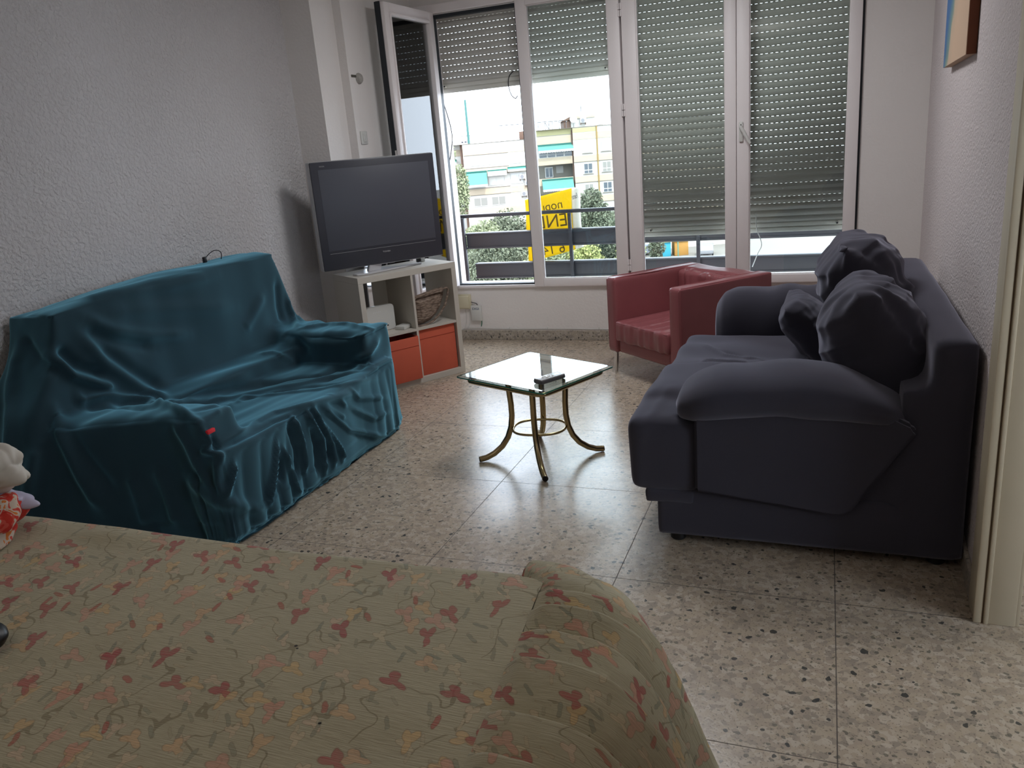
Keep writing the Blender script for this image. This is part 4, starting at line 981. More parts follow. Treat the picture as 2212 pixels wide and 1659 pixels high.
# ---- teal covered loveseat
# crest lines of the creases, in room coordinates: (polyline, half width, height)
FOLDS = {"velvet":[[[[-2.792,2.172,0.798],[-2.772,2.18,0.768],[-2.763,2.198,0.736],[-2.759,2.219,0.701],[-2.754,2.251,0.68],[-2.749,2.283,0.659],[-2.745,2.317,0.637],[-2.743,2.337,0.624],[-2.743,2.359,0.61],[-2.743,2.381,0.597]],0.022,0.022],[[[-2.779,2.199,0.814],[-2.77,2.217,0.784],[-2.765,2.239,0.752],[-2.759,2.261,0.72],[-2.753,2.292,0.698],[-2.748,2.325,0.676],[-2.748,2.362,0.651]],0.03,-0.02],[[[-2.748,2.215,0.625],[-2.746,2.216,0.614],[-2.743,2.216,0.604],[-2.738,2.215,0.594],[-2.734,2.251,0.59],[-2.732,2.288,0.585],[-2.73,2.325,0.581],[-2.733,2.399,0.549],[-2.722,2.462,0.521],[-2.686,2.505,0.501],[-2.463,2.342,0.549],[-2.378,2.307,0.551],[-2.283,2.26,0.558],[-2.234,2.238,0.55],[-2.195,2.225,0.538],[-2.164,2.219,0.524]],0.02,0.018],[[[-2.723,2.206,0.574],[-2.713,2.242,0.565],[-2.699,2.277,0.556],[-2.677,2.306,0.55],[-2.602,2.297,0.55],[-2.517,2.28,0.554],[-2.458,2.285,0.55]],0.03,-0.014],[[[-2.773,2.351,0.9],[-2.769,2.388,0.876],[-2.765,2.424,0.851],[-2.76,2.461,0.827],[-2.761,2.524,0.803],[-2.765,2.591,0.779],[-2.765,2.656,0.755],[-2.767,2.729,0.738],[-2.76,2.796,0.723],[-2.756,2.868,0.707]],0.03,0.012],[[[-2.767,2.333,0.857],[-2.763,2.375,0.829],[-2.759,2.417,0.8],[-2.754,2.46,0.77],[-2.757,2.524,0.746],[-2.76,2.591,0.72],[-2.759,2.656,0.695]],0.03,-0.012],[[[-2.766,2.307,0.832],[-2.76,2.33,0.79],[-2.755,2.354,0.747],[-2.753,2.381,0.702],[-2.749,2.429,0.651],[-2.743,2.476,0.598],[-2.734,2.523,0.545],[-2.721,2.554,0.521],[-2.689,2.567,0.503],[-2.634,2.558,0.494]],0.03,0.016],[[[-2.759,2.371,0.785],[-2.754,2.412,0.737],[-2.749,2.453,0.688],[-2.745,2.496,0.637],[-2.744,2.54,0.599],[-2.739,2.583,0.56],[-2.724,2.617,0.524]],0.03,-0.014],[[[-2.861,2.401,0.962],[-2.813,2.452,0.964],[-2.791,2.562,0.959],[-2.788,2.697,0.949],[-2.775,2.832,0.94],[-2.767,2.923,0.941],[-2.765,3.026,0.94],[-2.768,3.14,0.939]],0.03,0.008],[[[-2.771,2.453,0.9],[-2.771,2.562,0.882],[-2.769,2.676,0.863],[-2.766,2.796,0.843],[-2.757,2.921,0.82],[-2.747,3.053,0.795],[-2.758,3.219,0.763]],0.04,0.008],[[[-2.813,2.452,0.964],[-2.806,2.545,0.968],[-2.803,2.646,0.97],[-2.799,2.752,0.973],[-2.792,2.839,0.968],[-2.783,2.927,0.964],[-2.772,3.019,0.96]],0.02,0.006],[[[-2.662,2.522,0.496],[-2.611,2.618,0.487],[-2.601,2.766,0.46],[-2.58,2.912,0.437],[-2.542,3.068,0.412],[-2.451,3.171,0.405],[-2.352,3.27,0.401],[-2.311,3.353,0.405],[-2.231,3.379,0.426],[-2.159,3.419,0.442]],0.025,-0.016],[[[-2.445,2.369,0.542],[-2.596,2.659,0.453],[-2.58,2.797,0.422],[-2.527,2.905,0.403],[-2.465,2.988,0.4],[-2.392,3.063,0.402],[-2.332,3.158,0.396],[-2.273,3.251,0.396],[-2.187,3.309,0.407],[-2.121,3.4,0.408]],0.02,0.01],[[[-2.162,2.239,0.532],[-2.167,2.322,0.533],[-2.497,2.769,0.403],[-2.507,2.88,0.403],[-2.41,2.939,0.399],[-2.314,3.001,0.395],[-2.21,3.056,0.393],[-2.14,3.11,0.397],[-2.109,3.227,0.381],[-2.11,3.404,0.348]],0.014,0.007],[[[-2.242,2.254,0.554],[-2.219,2.313,0.55],[-2.196,2.375,0.546],[-2.511,2.818,0.404],[-2.458,2.907,0.398],[-2.389,2.983,0.398],[-2.326,3.07,0.395],[-2.254,3.121,0.391],[-2.154,3.132,0.4],[-2.109,3.227,0.381]],0.014,-0.006],[[[-2.132,2.27,0.431],[-2.129,2.37,0.432],[-2.187,2.547,0.406],[-2.186,2.664,0.407],[-2.16,2.717,0.404],[-2.132,2.769,0.402],[-2.113,2.835,0.395],[-2.109,2.951,0.378],[-2.101,3.068,0.362],[-2.103,3.207,0.34]],0.018,0.012],[[[-2.118,2.259,0.413],[-2.114,2.354,0.413],[-2.131,2.478,0.403],[-2.132,2.59,0.402],[-2.118,2.653,0.398],[-2.107,2.722,0.393],[-2.109,2.811,0.382]],0.014,-0.012],[[[-2.109,2.689,0.393],[-2.107,2.696,0.348],[-2.108,2.708,0.3],[-2.111,2.722,0.251],[-2.114,2.721,0.204],[-2.115,2.717,0.158],[-2.112,2.709,0.113]],0.013,0.022],[[[-2.129,2.789,0.401],[-2.105,2.788,0.353],[-2.106,2.822,0.29],[-2.108,2.857,0.226],[-2.107,2.853,0.17],[-2.103,2.843,0.116],[-2.102,2.839,0.059]],0.013,0.022],[[[-2.109,2.829,0.393],[-2.105,2.854,0.324],[-2.104,2.884,0.251],[-2.099,2.909,0.179],[-2.098,2.91,0.145],[-2.094,2.91,0.111],[-2.093,2.912,0.076]],0.013,0.022],[[[-2.102,2.549,0.33],[-2.104,2.532,0.285],[-2.104,2.512,0.241],[-2.103,2.491,0.198],[-2.104,2.468,0.16],[-2.104,2.446,0.123],[-2.108,2.428,0.083]],0.013,0.022],[[[-2.101,2.583,0.288],[-2.108,2.601,0.223],[-2.113,2.618,0.158],[-2.105,2.618,0.1],[-2.103,2.626,0.073],[-2.119,2.657,0.034]],0.013,0.022],[[[-2.101,2.285,0.342],[-2.103,2.273,0.321],[-2.105,2.26,0.3],[-2.108,2.249,0.278],[-2.112,2.238,0.256],[-2.117,2.23,0.234],[-2.125,2.223,0.21]],0.013,0.022],[[[-2.105,2.862,0.315],[-2.103,2.898,0.257],[-2.099,2.934,0.198],[-2.096,2.972,0.136],[-2.096,2.977,0.115],[-2.095,2.982,0.095],[-2.095,2.987,0.074]],0.013,0.022],[[[-2.11,2.657,0.37],[-2.108,2.661,0.332],[-2.108,2.669,0.291],[-2.11,2.679,0.25],[-2.112,2.675,0.208],[-2.112,2.669,0.166],[-2.109,2.658,0.126]],0.014,-0.018],[[[-2.105,2.803,0.318],[-2.106,2.808,0.284],[-2.107,2.812,0.249],[-2.108,2.817,0.214],[-2.108,2.812,0.168],[-2.105,2.804,0.123],[-2.103,2.796,0.077]],0.014,-0.018],[[[-2.103,2.884,0.207],[-2.102,2.885,0.179],[-2.101,2.886,0.151],[-2.098,2.885,0.124]],0.014,-0.018],[[[-2.102,2.55,0.258],[-2.103,2.55,0.222],[-2.103,2.549,0.185],[-2.103,2.547,0.149]],0.014,-0.018],[[[-2.124,2.228,0.387],[-2.124,2.223,0.355],[-2.127,2.221,0.323],[-2.13,2.219,0.289],[-2.128,2.221,0.27],[-2.125,2.224,0.251],[-2.122,2.226,0.232]],0.014,0.02],[[[-2.159,2.225,0.492],[-2.157,2.228,0.476],[-2.153,2.23,0.46],[-2.149,2.232,0.445],[-2.152,2.224,0.436],[-2.156,2.218,0.427],[-2.162,2.213,0.417],[-2.145,2.221,0.409],[-2.13,2.229,0.4],[-2.115,2.239,0.39],[-2.115,2.233,0.378],[-2.118,2.228,0.364],[-2.121,2.225,0.35]],0.012,0.02],[[[-2.148,2.254,0.459],[-2.143,2.252,0.445],[-2.138,2.249,0.431],[-2.129,2.242,0.419],[-2.132,2.233,0.41],[-2.136,2.224,0.4],[-2.142,2.218,0.389]],0.01,-0.015],[[[-2.768,3.65,0.725],[-2.765,3.649,0.672],[-2.759,3.664,0.626],[-2.723,3.638,0.589],[-2.593,3.486,0.583]],0.02,0.014],[[[-2.764,3.587,0.831],[-2.761,3.576,0.785],[-2.76,3.568,0.738],[-2.76,3.561,0.691],[-2.76,3.565,0.662],[-2.757,3.565,0.634],[-2.745,3.552,0.609]],0.025,-0.012],[[[-2.763,3.459,0.783],[-2.758,3.412,0.752],[-2.755,3.369,0.721],[-2.754,3.329,0.69],[-2.753,3.303,0.673],[-2.751,3.275,0.656],[-2.747,3.246,0.64]],0.03,0.008],[[[-2.593,3.486,0.583],[-2.562,3.505,0.585],[-2.54,3.537,0.585],[-2.524,3.578,0.582],[-2.484,3.607,0.577],[-2.403,3.575,0.586],[-2.351,3.586,0.586],[-2.266,3.535,0.586],[-2.193,3.499,0.583],[-2.152,3.515,0.567]],0.02,0.012],[[[-2.537,3.417,0.559],[-2.473,3.409,0.562],[-2.41,3.402,0.564],[-2.357,3.407,0.563],[-2.303,3.413,0.568],[-2.254,3.425,0.572],[-2.202,3.432,0.577]],0.03,-0.012],[[[-2.159,3.556,0.527],[-2.157,3.515,0.507],[-2.156,3.475,0.487],[-2.157,3.44,0.467],[-2.207,3.405,0.445],[-2.261,3.378,0.422],[-2.308,3.341,0.402],[-2.363,3.266,0.403],[-2.418,3.193,0.403],[-2.469,3.119,0.405]],0.02,0.014],[[[-2.154,3.473,0.468],[-2.158,3.424,0.448],[-2.163,3.377,0.427],[-2.167,3.33,0.408],[-2.207,3.275,0.403],[-2.256,3.236,0.394],[-2.286,3.17,0.394]],0.02,-0.01],[[[-2.101,3.105,0.297],[-2.108,3.18,0.252],[-2.109,3.248,0.209],[-2.103,3.308,0.168],[-2.1,3.352,0.163],[-2.097,3.397,0.158],[-2.098,3.45,0.15]],0.012,0.01],[[[-2.106,2.894,0.376],[-2.102,2.95,0.318],[-2.1,3.01,0.257],[-2.095,3.07,0.195],[-2.107,3.191,0.137],[-2.102,3.292,0.086],[-2.132,3.455,0.01]],0.014,0.012],[[[-2.115,2.898,0.392],[-2.103,2.927,0.362],[-2.103,2.974,0.325],[-2.101,3.02,0.288],[-2.1,3.032,0.277],[-2.099,3.044,0.267],[-2.098,3.056,0.257]],0.01,0.008],[[[-2.101,2.921,0.331],[-2.101,2.994,0.269],[-2.096,3.062,0.207],[-2.104,3.155,0.134],[-2.107,3.24,0.092],[-2.101,3.313,0.055]],0.016,-0.01],[[[-2.123,2.986,0.391],[-2.112,2.997,0.381],[-2.106,3.018,0.369],[-2.102,3.04,0.355],[-2.1,3.054,0.339],[-2.099,3.07,0.321],[-2.099,3.088,0.302]],0.01,0.008],[[[-2.104,3.147,0.368],[-2.103,3.163,0.35],[-2.104,3.182,0.332],[-2.104,3.202,0.312],[-2.105,3.286,0.285],[-2.103,3.369,0.258],[-2.102,3.458,0.23]],0.012,0.009],[[[-2.739,2.089,0.605],[-2.721,2.083,0.567],[-2.679,2.058,0.537],[-2.655,2.046,0.502],[-2.627,2.038,0.457],[-2.604,2.032,0.409],[-2.585,2.03,0.36],[-2.565,2.031,0.315],[-2.55,2.036,0.267],[-2.538,2.044,0.217]],0.03,0.022],[[[-2.726,1.979,0.486],[-2.731,1.954,0.433],[-2.737,1.931,0.379],[-2.744,1.908,0.325]],0.03,0.02],[[[-2.445,2.117,0.341],[-2.441,2.117,0.313],[-2.438,2.119,0.284],[-2.436,2.121,0.254],[-2.436,2.125,0.209],[-2.437,2.13,0.164],[-2.435,2.131,0.12]],0.025,0.015],[[[-2.362,2.17,0.356],[-2.357,2.173,0.316],[-2.351,2.176,0.275],[-2.345,2.178,0.235],[-2.34,2.178,0.193],[-2.336,2.178,0.15],[-2.331,2.178,0.108]],0.025,0.015],[[[-2.95,2.176,0.833],[-2.945,2.143,0.766],[-2.926,2.098,0.702],[-2.883,2.038,0.647],[-2.842,1.981,0.567],[-2.821,1.938,0.484],[-2.811,1.903,0.398]],0.03,0.018],[[[-2.259,2.198,0.535],[-2.244,2.196,0.506],[-2.233,2.199,0.475],[-2.222,2.202,0.444],[-2.215,2.204,0.416],[-2.209,2.205,0.388],[-2.201,2.205,0.36],[-2.174,2.206,0.31],[-2.152,2.211,0.258],[-2.132,2.219,0.203]],0.02,0.014],[[[-2.257,2.204,0.31],[-2.218,2.203,0.279],[-2.182,2.205,0.247],[-2.15,2.211,0.213],[-2.109,2.245,0.188],[-2.115,2.333,0.132],[-2.1,2.401,0.088]],0.03,0.016],[[[-2.719,2.077,0.564],[-2.667,2.056,0.529],[-2.633,2.048,0.488],[-2.603,2.044,0.445],[-2.566,2.047,0.39],[-2.534,2.055,0.333],[-2.507,2.066,0.273]],0.03,-0.014],[[[-2.931,2.186,0.861],[-2.898,2.173,0.83],[-2.862,2.157,0.799],[-2.829,2.143,0.768],[-2.799,2.142,0.753],[-2.777,2.147,0.737],[-2.763,2.159,0.719]],0.03,-0.015],[[[-2.549,3.381,0.426],[-2.587,3.363,0.451],[-2.604,3.32,0.483],[-2.659,3.324,0.501],[-2.671,3.304,0.503],[-2.681,3.282,0.505],[-2.691,3.259,0.508]],0.02,0.006],[[[-2.494,3.396,0.464],[-2.523,3.401,0.496],[-2.554,3.41,0.527],[-2.585,3.418,0.559],[-2.614,3.426,0.563],[-2.641,3.431,0.569],[-2.672,3.443,0.573]],0.03,-0.012]],"seat_far":[[[[-0.528,3.129,0.497],[-0.503,3.188,0.498],[-0.476,3.246,0.499],[-0.467,3.442,0.462],[-0.411,3.424,0.464],[-0.357,3.412,0.465],[-0.304,3.402,0.465],[-0.198,2.772,0.641],[-0.146,2.734,0.651],[-0.098,2.721,0.654]],0.012,0.01],[[[-0.526,3.056,0.499],[-0.494,3.111,0.498],[-0.461,3.161,0.499],[-0.427,3.213,0.5],[-0.308,2.721,0.642],[-0.256,2.723,0.643],[-0.205,2.728,0.642]],0.012,-0.008],[[[-0.531,3.757,0.455],[-0.484,3.676,0.457],[-0.44,3.614,0.455],[-0.399,3.555,0.453],[-0.335,3.528,0.454],[-0.273,3.502,0.455],[-0.212,3.474,0.457]],0.014,0.008],[[[-0.427,3.622,0.457],[-0.381,3.581,0.456],[-0.336,3.541,0.455],[-0.292,3.49,0.457],[-0.236,3.49,0.456],[-0.144,2.79,0.648],[-0.1,2.764,0.655]],0.01,-0.008]],"seat_near":[[[[-0.529,2.917,0.503],[-0.539,2.852,0.489],[-0.545,2.771,0.481],[-0.547,2.678,0.479],[-0.554,2.611,0.464],[-0.572,2.6,0.429],[-0.594,2.601,0.389]],0.02,0.006],[[[-0.446,2.684,0.569],[-0.44,2.626,0.553],[-0.441,2.612,0.523],[-0.45,2.642,0.478],[-0.429,2.622,0.472],[-0.41,2.612,0.462],[-0.391,2.595,0.455]],0.015,-0.008]]}
lv = thing('loveseat', 'two seat sofa under a rumpled teal velvet throw against the left wall', 'sofa', (-2.5, 2.9, 0))
P, F, N = soft([((-3.00, 2.16, 0), (-2.74, 3.62, 0.985)), ((-2.95, 2.22, 0), (-2.10, 3.60, 0.40)),
                ((-2.98, 2.20, 0), (-2.15, 2.42, 0.555)), ((-2.98, 3.40, 0), (-2.14, 3.66, 0.585)),
                ((-2.98, 2.36, 0.3), (-2.60, 3.42, 0.50))], voxel=0.020, it=22, sub=1)
def velvet_shape(P, N):
    # lean the back, drop its left shoulder a little, flare the skirt
    x, y, z = P[:, 0].copy(), P[:, 1].copy(), P[:, 2].copy()
    t = np.clip((z - 0.45) / 0.5, 0, 1)
    P[:, 0] = np.maximum(x - 0.03 * t, -3.04)
    bk_ = np.clip((-2.25 - x) / 0.6, 0, 1); ne = np.clip((2.62 - y) / 0.40, 0, 1)
    sm_ = lambda q: q * q * (3 - 2 * q)
    P[:, 1] -= 0.30 * sm_(bk_) * sm_(ne) * sm_(np.clip((0.98 - z) / 0.75, 0, 1))     # throw spreads at the near back corner
    P[:, 2] -= 0.035 * np.clip((2.75 - y) / 0.6, 0, 1) * sm_(np.clip((z - 0.55) / 0.3, 0, 1))                # left shoulder of the back sits lower
    P[:, 1] += 0.05 * np.clip((z - 0.6) / 0.4, 0, 1) * ne
    P[:, 1] += 0.10 * np.clip((y - 3.3) / 0.3, 0, 1) * np.clip((0.95 - z) / 0.35, 0, 1) * np.clip((-2.45 - x) / 0.3, 0, 1) * (z > 0.5)
    sk = np.clip(1 - z / 0.34, 0, 1)
    side = (N[:, 2] < 0.5)
    fr = np.clip(N[:, 0], 0, 1); nr = np.clip(-N[:, 1], 0, 1); fa = np.clip(N[:, 1], 0, 1)
    s = y * fr + x * nr + x * fa
    ph = s * 26 + 1.6 * np.sin(s * 7 + 1) + 0.9 * np.sin(z * 5 + s * 3)
    pleat = (np.abs(np.sin(ph)) ** 0.7 - 0.55)
    amp = 0.024 * np.clip(1 - z / 0.46, 0, 1) * (0.5 + 0.5 * np.sin(s * 5.3 + 0.8))
    D = amp * pleat + 0.006 * sines(P * np.array([1, 1, 0.35]), 12, 4) + 0.003 * sines(P * np.array([1, 1, 0.5]), 30, 8)
    P += N * (D * side)[:, None]
    # broad draping on back and seat
    top = 1 - side
    P += N * ((0.006 * sines(P * np.array([2.2, 0.5, 1.2]), 11, 21) + 0.0035 * sines(P * np.array([3.0, 0.6, 1.0]), 24, 22)) * (0.4 + 0.6 * top) * (z > 0.12))[:, None]
    # throw tucked under at the floor
    P[:, 0] -= 0.03 * np.clip(1 - z / 0.05, 0, 1) * (N[:, 0] > 0.3)
    return P
P = velvet_shape(P, N)
for poly, w_, h_ in FOLDS.get('velvet', []): P = ridge(P, N, poly, w_ * 0.9, h_ * 1.35)
P[:, 2] = np.maximum(P[:, 2], 0.002); P[:, 0] = np.maximum(P[:, 0], -3.055)
P = P - np.array([-2.5, 2.9, 0])
from_arrays('throw_cover', P, F, MT['velvet'], lv)
MB().box((0.356, -0.656, 0.486), (0.014, 0.040, 0.016), bev=0.003).build('tag', MT['red'], lv)['label'] = 'small red tag'
cable('wire_loop', 'thin wire loop with a black clip on top of the teal sofa back', [(-2.96, 3.262, 0.965), (-2.94, 3.29, 1.012), (-2.93, 3.34, 1.034), (-2.93, 3.385, 1.018), (-2.95, 3.40, 0.975)], 0.0022, MT['black'], 'wire')
MB().box((-2.935, 3.264, 0.998), (0.014, 0.022, 0.030), bev=0.004).build('clip', MT['black'], bpy.data.objects['wire_loop'])

# ---- grey sofa on the right wall
gs = thing('sofa', 'charcoal two seat sofa with loose cushions against the right wall', 'sofa', (0, 3.4, 0))
GO = np.array([0, 3.4, 0])
def soft_part(name, boxes, m, parent, off, voxel=0.02, it=6, sub=0, fn=None, folds=None, key=None):
    P, F, N = soft(boxes, voxel, it, sub=sub)
    if fn: P = fn(P, N)
    for poly, w_, h_ in FOLDS.get(key, []): P = ridge(P, N, poly, w_, h_)
    return from_arrays(name, P - off, F, m, parent)
def cloth_noise(a, f, seed, sc=(1, 1, 1)):
    def fn(P, N): return P + N * (a * sines(P * np.array(sc), f, seed) + a * 0.4 * sines(P, f * 2.7, seed + 1))[:, None]
    return fn
soft_part('base', [((-0.535, 2.61, 0.035), (0.43, 4.22, 0.22))], MT['cloth_grey'], gs, GO, 0.022, 2, fn=cloth_noise(0.002, 9, 1))
soft_part('valance', [((-0.575, 2.60, 0.165), (-0.40, 4.22, 0.215))], MT['cloth_grey'], gs, GO, 0.015, 3, fn=cloth_noise(0.003, 9, 2))
soft_part('back_frame', [((0.315, 2.60, 0.03), (0.440, 4.26, 0.765)), ((0.24, 2.61, 0.03), (0.435, 4.25, 0.60)), ((-0.10, 2.625, 0.03), (0.43, 4.24, 0.40))], MT['cloth_grey'], gs, GO, 0.022, 3, fn=cloth_noise(0.002, 8, 3))
def lean(P, N):
    t = np.clip((P[:, 2] - 0.40) / 0.36, 0, 1); return P
# side panel: hanging fabric with its slanting lower edge
sp = [(-0.395, 0.225), (-0.395, 0.50), (-0.30, 0.56), (0.15, 0.56), (0.27, 0.50), (0.285, 0.475), (0.235, 0.40), (0.10, 0.185), (0.06, 0.172), (-0.15, 0.198)]
def side_panel(name, y0, y1):
    b = MB(); b.prism([(x, y0, z) for x, z in sp], (0, y1 - y0, 0), bev=0.010)
    o = b.build(name, MT['cloth_grey'], None); 
    for v_ in o.data.vertices: v_.co.y -= 3.4
    o.parent = gs; return o
side_panel('arm_cover', 2.585, 2.86)
b = MB(); b.b2((-0.40, 3.95, 0.20), (0.20, 4.235, 0.52), bev=0.04, seg=3); o = b.build('arm_cover', MT['cloth_grey'], gs); o.location = (0, -3.4, 0)
loft_x('arm_cushion', [(-0.468, 0.50, 0.53, 0.35), (-0.452, 0.465, 0.575, 0.75), (-0.40, 0.455, 0.61, 0.95), (-0.32, 0.47, 0.635, 1.0), (-0.16, 0.485, 0.65, 1.0), (0.0, 0.485, 0.648, 1.0), (0.10, 0.48, 0.625, 1.0), (0.20, 0.475, 0.575, 0.9), (0.255, 0.485, 0.535, 0.6), (0.262, 0.505, 0.52, 0.3)],
       MT['cloth_grey'], gs, 2.728 - 3.4, 0.180, 31, wr=0.0045)
loft_x('arm_cushion', [(-0.500, 0.38, 0.52, 0.4), (-0.492, 0.31, 0.59, 0.8), (-0.455, 0.29, 0.640, 1.0), (-0.39, 0.29, 0.662, 1.0), (-0.15, 0.30, 0.672, 1.0), (0.05, 0.30, 0.665, 1.0), (0.20, 0.32, 0.63, 0.9)],
       MT['cloth_grey'], gs, 4.09 - 3.4, 0.15, 37, wr=0.008, exp=2.8)
soft_part('seat_cushion', [((-0.635, 2.60, 0.20), (-0.385, 3.31, 0.475)), ((-0.60, 2.875, 0.22), (0.20, 3.31, 0.50))], MT['cloth_grey'], gs, GO, 0.022, 6, sub=1, fn=cloth_noise(0.0035, 10, 5), key='seat_near')
soft_part('seat_cushion', [((-0.625, 3.335, 0.20), (0.20, 3.965, 0.455))], MT['cloth_grey'], gs, GO, 0.022, 7, sub=1, fn=cloth_noise(0.005, 11, 6, (1, 2.2, 1)), key='seat_far')
def Mrot(loc, rx=0, ry=0, rz=0, order='XYZ'):
    from mathutils import Euler
    return Matrix.Translation(Vector(loc)) @ Euler((math.radians(rx), math.radians(ry), math.radians(rz)), order).to_matrix().to_4x4()
def feet(parent, pts, h, r, m, off):
    for x, y in pts:
        MB().lathe((x - off[0], y - off[1], 0), [(r * 0.8, 0), (r, 0.006), (r, h)], 14).build('foot', m, parent)
feet(gs, [(-0.47, 2.67), (-0.47, 4.16), (0.37, 2.67), (0.37, 4.16)], 0.05, 0.028, MT['black'], (0, 3.4))
# loose cushions are things of their own
def cushion(label, size, M, seed, **k):
    loc = M.to_translation(); t = thing('cushion', label, 'cushion', loc, 0, 'loose charcoal cushions on the grey sofa')
    M2 = M.copy(); M2.translation = (0, 0, 0)
    pillow('stuffed_cover', size, MT['cloth_grey'], t, M2, seed, **k); return t
CU1 = cushion('front most big charcoal cushion leaning on the near end of the sofa back', (0.50, 0.47, 0.37), Mrot((0.185, 2.99, 0.675), 0, 0, 0) @ Mrot((0, 0, 0), 0, 68, 0) @ Mrot((0, 0, 0), 0, 0, 90), 41, p=2.6, q=0.62, wr=0.013, pinch=0.05, edgewr=0.022)
CU2 = cushion('tallest charcoal cushion standing upright in front of the window', (0.56, 0.50, 0.36), Mrot((0.165, 3.54, 0.745), 0, 0, 0) @ Mrot((0, 0, 0), 0, 64, 0) @ Mrot((0, 0, 0), 0, 0, 90), 42, p=2.8, q=0.6, wr=0.015, pinch=0.05, edgewr=0.024)
CU3 = cushion('low charcoal cushion wedged under the tallest one', (0.48, 0.40, 0.20), Mrot((-0.02, 3.60, 0.56), 0, 48, 0) @ Mrot((0, 0, 0), 0, 0, 90), 43, p=3.0, q=0.5, wr=0.007)

# ---- red leather armchair
ch = thing('armchair', 'burgundy leather cube armchair on thin metal legs below the window', 'armchair', (-0.765, 4.830, 0), math.radians(-41.3))
W2, D2 = 0.35, 0.345
def lp(name, lo, hi, bev=0.02, m='leather', parent=ch):
    return MB().b2(lo, hi, bev=bev, seg=4).build(name, MT[m], parent)
def wrk(a, f, seed, sc=(1, 1, 1), amp2=0.5):
    def fn(P, N): return P + N * (a * sines(P * np.array(sc), f, seed) + a * amp2 * sines(P * np.array(sc), f * 2.1, seed + 1))[:, None]
    return fn
Z0 = np.zeros(3)
soft_part('arm', [((-W2, -D2, 0.14), (-W2 + 0.092, D2, 0.605))], MT['leather'], ch, Z0, 0.014, 2, fn=wrk(0.0012, 12, 1))
soft_part('arm', [((W2 - 0.092, -D2, 0.14), (W2, D2, 0.605))], MT['leather'], ch, Z0, 0.014, 2, fn=wrk(0.0012, 12, 2))
soft_part('backrest', [((-W2 + 0.02, D2 - 0.15, 0.14), (W2 - 0.02, D2, 0.60))], MT['leather'], ch, Z0, 0.016, 4, fn=wrk(0.002, 12, 3, (2.5, 1, 0.6)))
soft_part('back_cushion', [((-W2 + 0.092, D2 - 0.20, 0.30), (W2 - 0.092, D2 - 0.12, 0.585))], MT['leather'], ch, Z0, 0.014, 4, sub=1, fn=wrk(0.0045, 16, 4, (3.2, 1, 0.5), 0.9))
soft_part('seat_frame', [((-W2 + 0.085, -D2 + 0.012, 0.14), (W2 - 0.085, D2 - 0.05, 0.23))], MT['leather'], ch, Z0, 0.014, 2)
soft_part('seat_cushion', [((-W2 + 0.094, -D2 - 0.015, 0.215), (W2 - 0.094, D2 - 0.19, 0.345))], MT['leather'], ch, Z0, 0.013, 6, sub=1, fn=wrk(0.0022, 18, 5, (2.6, 0.6, 1), 0.9))
b = MB()
def seam(pts): b.tube(pts, 0.0028, 6)
for sx in (-1, 1):
    xa, xb = (-W2 + 0.008, -W2 + 0.084) if sx < 0 else (W2 - 0.084, W2 - 0.008)
    seam([(xa, -D2 + 0.004, 0.16), (xa, -D2 + 0.004, 0.59), (xa, -D2 + 0.02, 0.6035), (xa, D2 - 0.02, 0.6035)])
    seam([(xb, -D2 + 0.004, 0.16), (xb, -D2 + 0.004, 0.59), (xb, -D2 + 0.02, 0.6035), (xb, D2 - 0.16, 0.6035)])
seam([(-W2 + 0.104, -D2 - 0.008, 0.333), (W2 - 0.104, -D2 - 0.008, 0.333)])
b.build('piping', MT['leather'], ch)
for sx in (-1, 1):
    for sy in (-1, 1):
        b = MB(); b.tube([(sx * (W2 - 0.035), sy * (D2 - 0.035), 0.15), (sx * (W2 - 0.03), sy * (D2 - 0.03), 0.003)], [0.017, 0.012], 10); b.box((sx * (W2 - 0.035), sy * (D2 - 0.035), 0.136), (0.05, 0.05, 0.006))
        b.lathe((sx * (W2 - 0.03), sy * (D2 - 0.03), 0), [(0.012, 0), (0.012, 0.004)], 10)
        b.build('leg', MT['metal'], ch)

# ---- white cube shelf
KA = math.atan2(4.723 - 4.136, -2.229 + 2.606)
kx = thing('shelf_unit', 'low white four compartment shelf unit standing askew in the corner', 'shelf', (-2.606, 4.136, 0), KA)
KW, KH, KD = 0.698, 0.74, 0.355
MB().b2((0, 0, KH - 0.038), (KW, KD, KH), bev=0.0015).build('top_panel', MT['kallax'], kx, smooth=False)
MB().b2((0, 0, 0), (KW, KD, 0.038), bev=0.0015).build('bottom_panel', MT['kallax'], kx, smooth=False)
for x0 in (0, KW - 0.034): MB().b2((x0, 0, 0.038), (x0 + 0.034, KD, KH - 0.038), bev=0.0015).build('side_panel', MT['kallax'], kx, smooth=False)
MB().b2((0.361, 0.002, 0.038), (0.376, KD - 0.002, KH - 0.038)).build('divider', MT['kallax'], kx, smooth=False)
for xa, xb in ((0.034, 0.361), (0.376, KW - 0.034)): MB().b2((xa, 0.002, 0.345), (xb, KD - 0.002, 0.360)).build('shelf', MT['kallax'], kx, smooth=False)
b = MB()
for lo_, hi_ in (((0.034, 0.360), (0.188, KH - 0.038)), ((0.258, 0.360), (0.361, KH - 0.038)), ((0.188, 0.360), (0.258, 0.450)), ((0.188, 0.648), (0.258, KH - 0.038))): b.b2((lo_[0], KD - 0.012, lo_[1]), (hi_[0], KD - 0.004, hi_[1]))
b.build('back_panel', MT['kallax'], kx, smooth=False)
KM = Matrix.Translation((-2.606, 4.136, 0)) @ Matrix.Rotation(KA, 4, 'Z')
def kloc(x, y, z): return KM @ Vector((x, y, z))
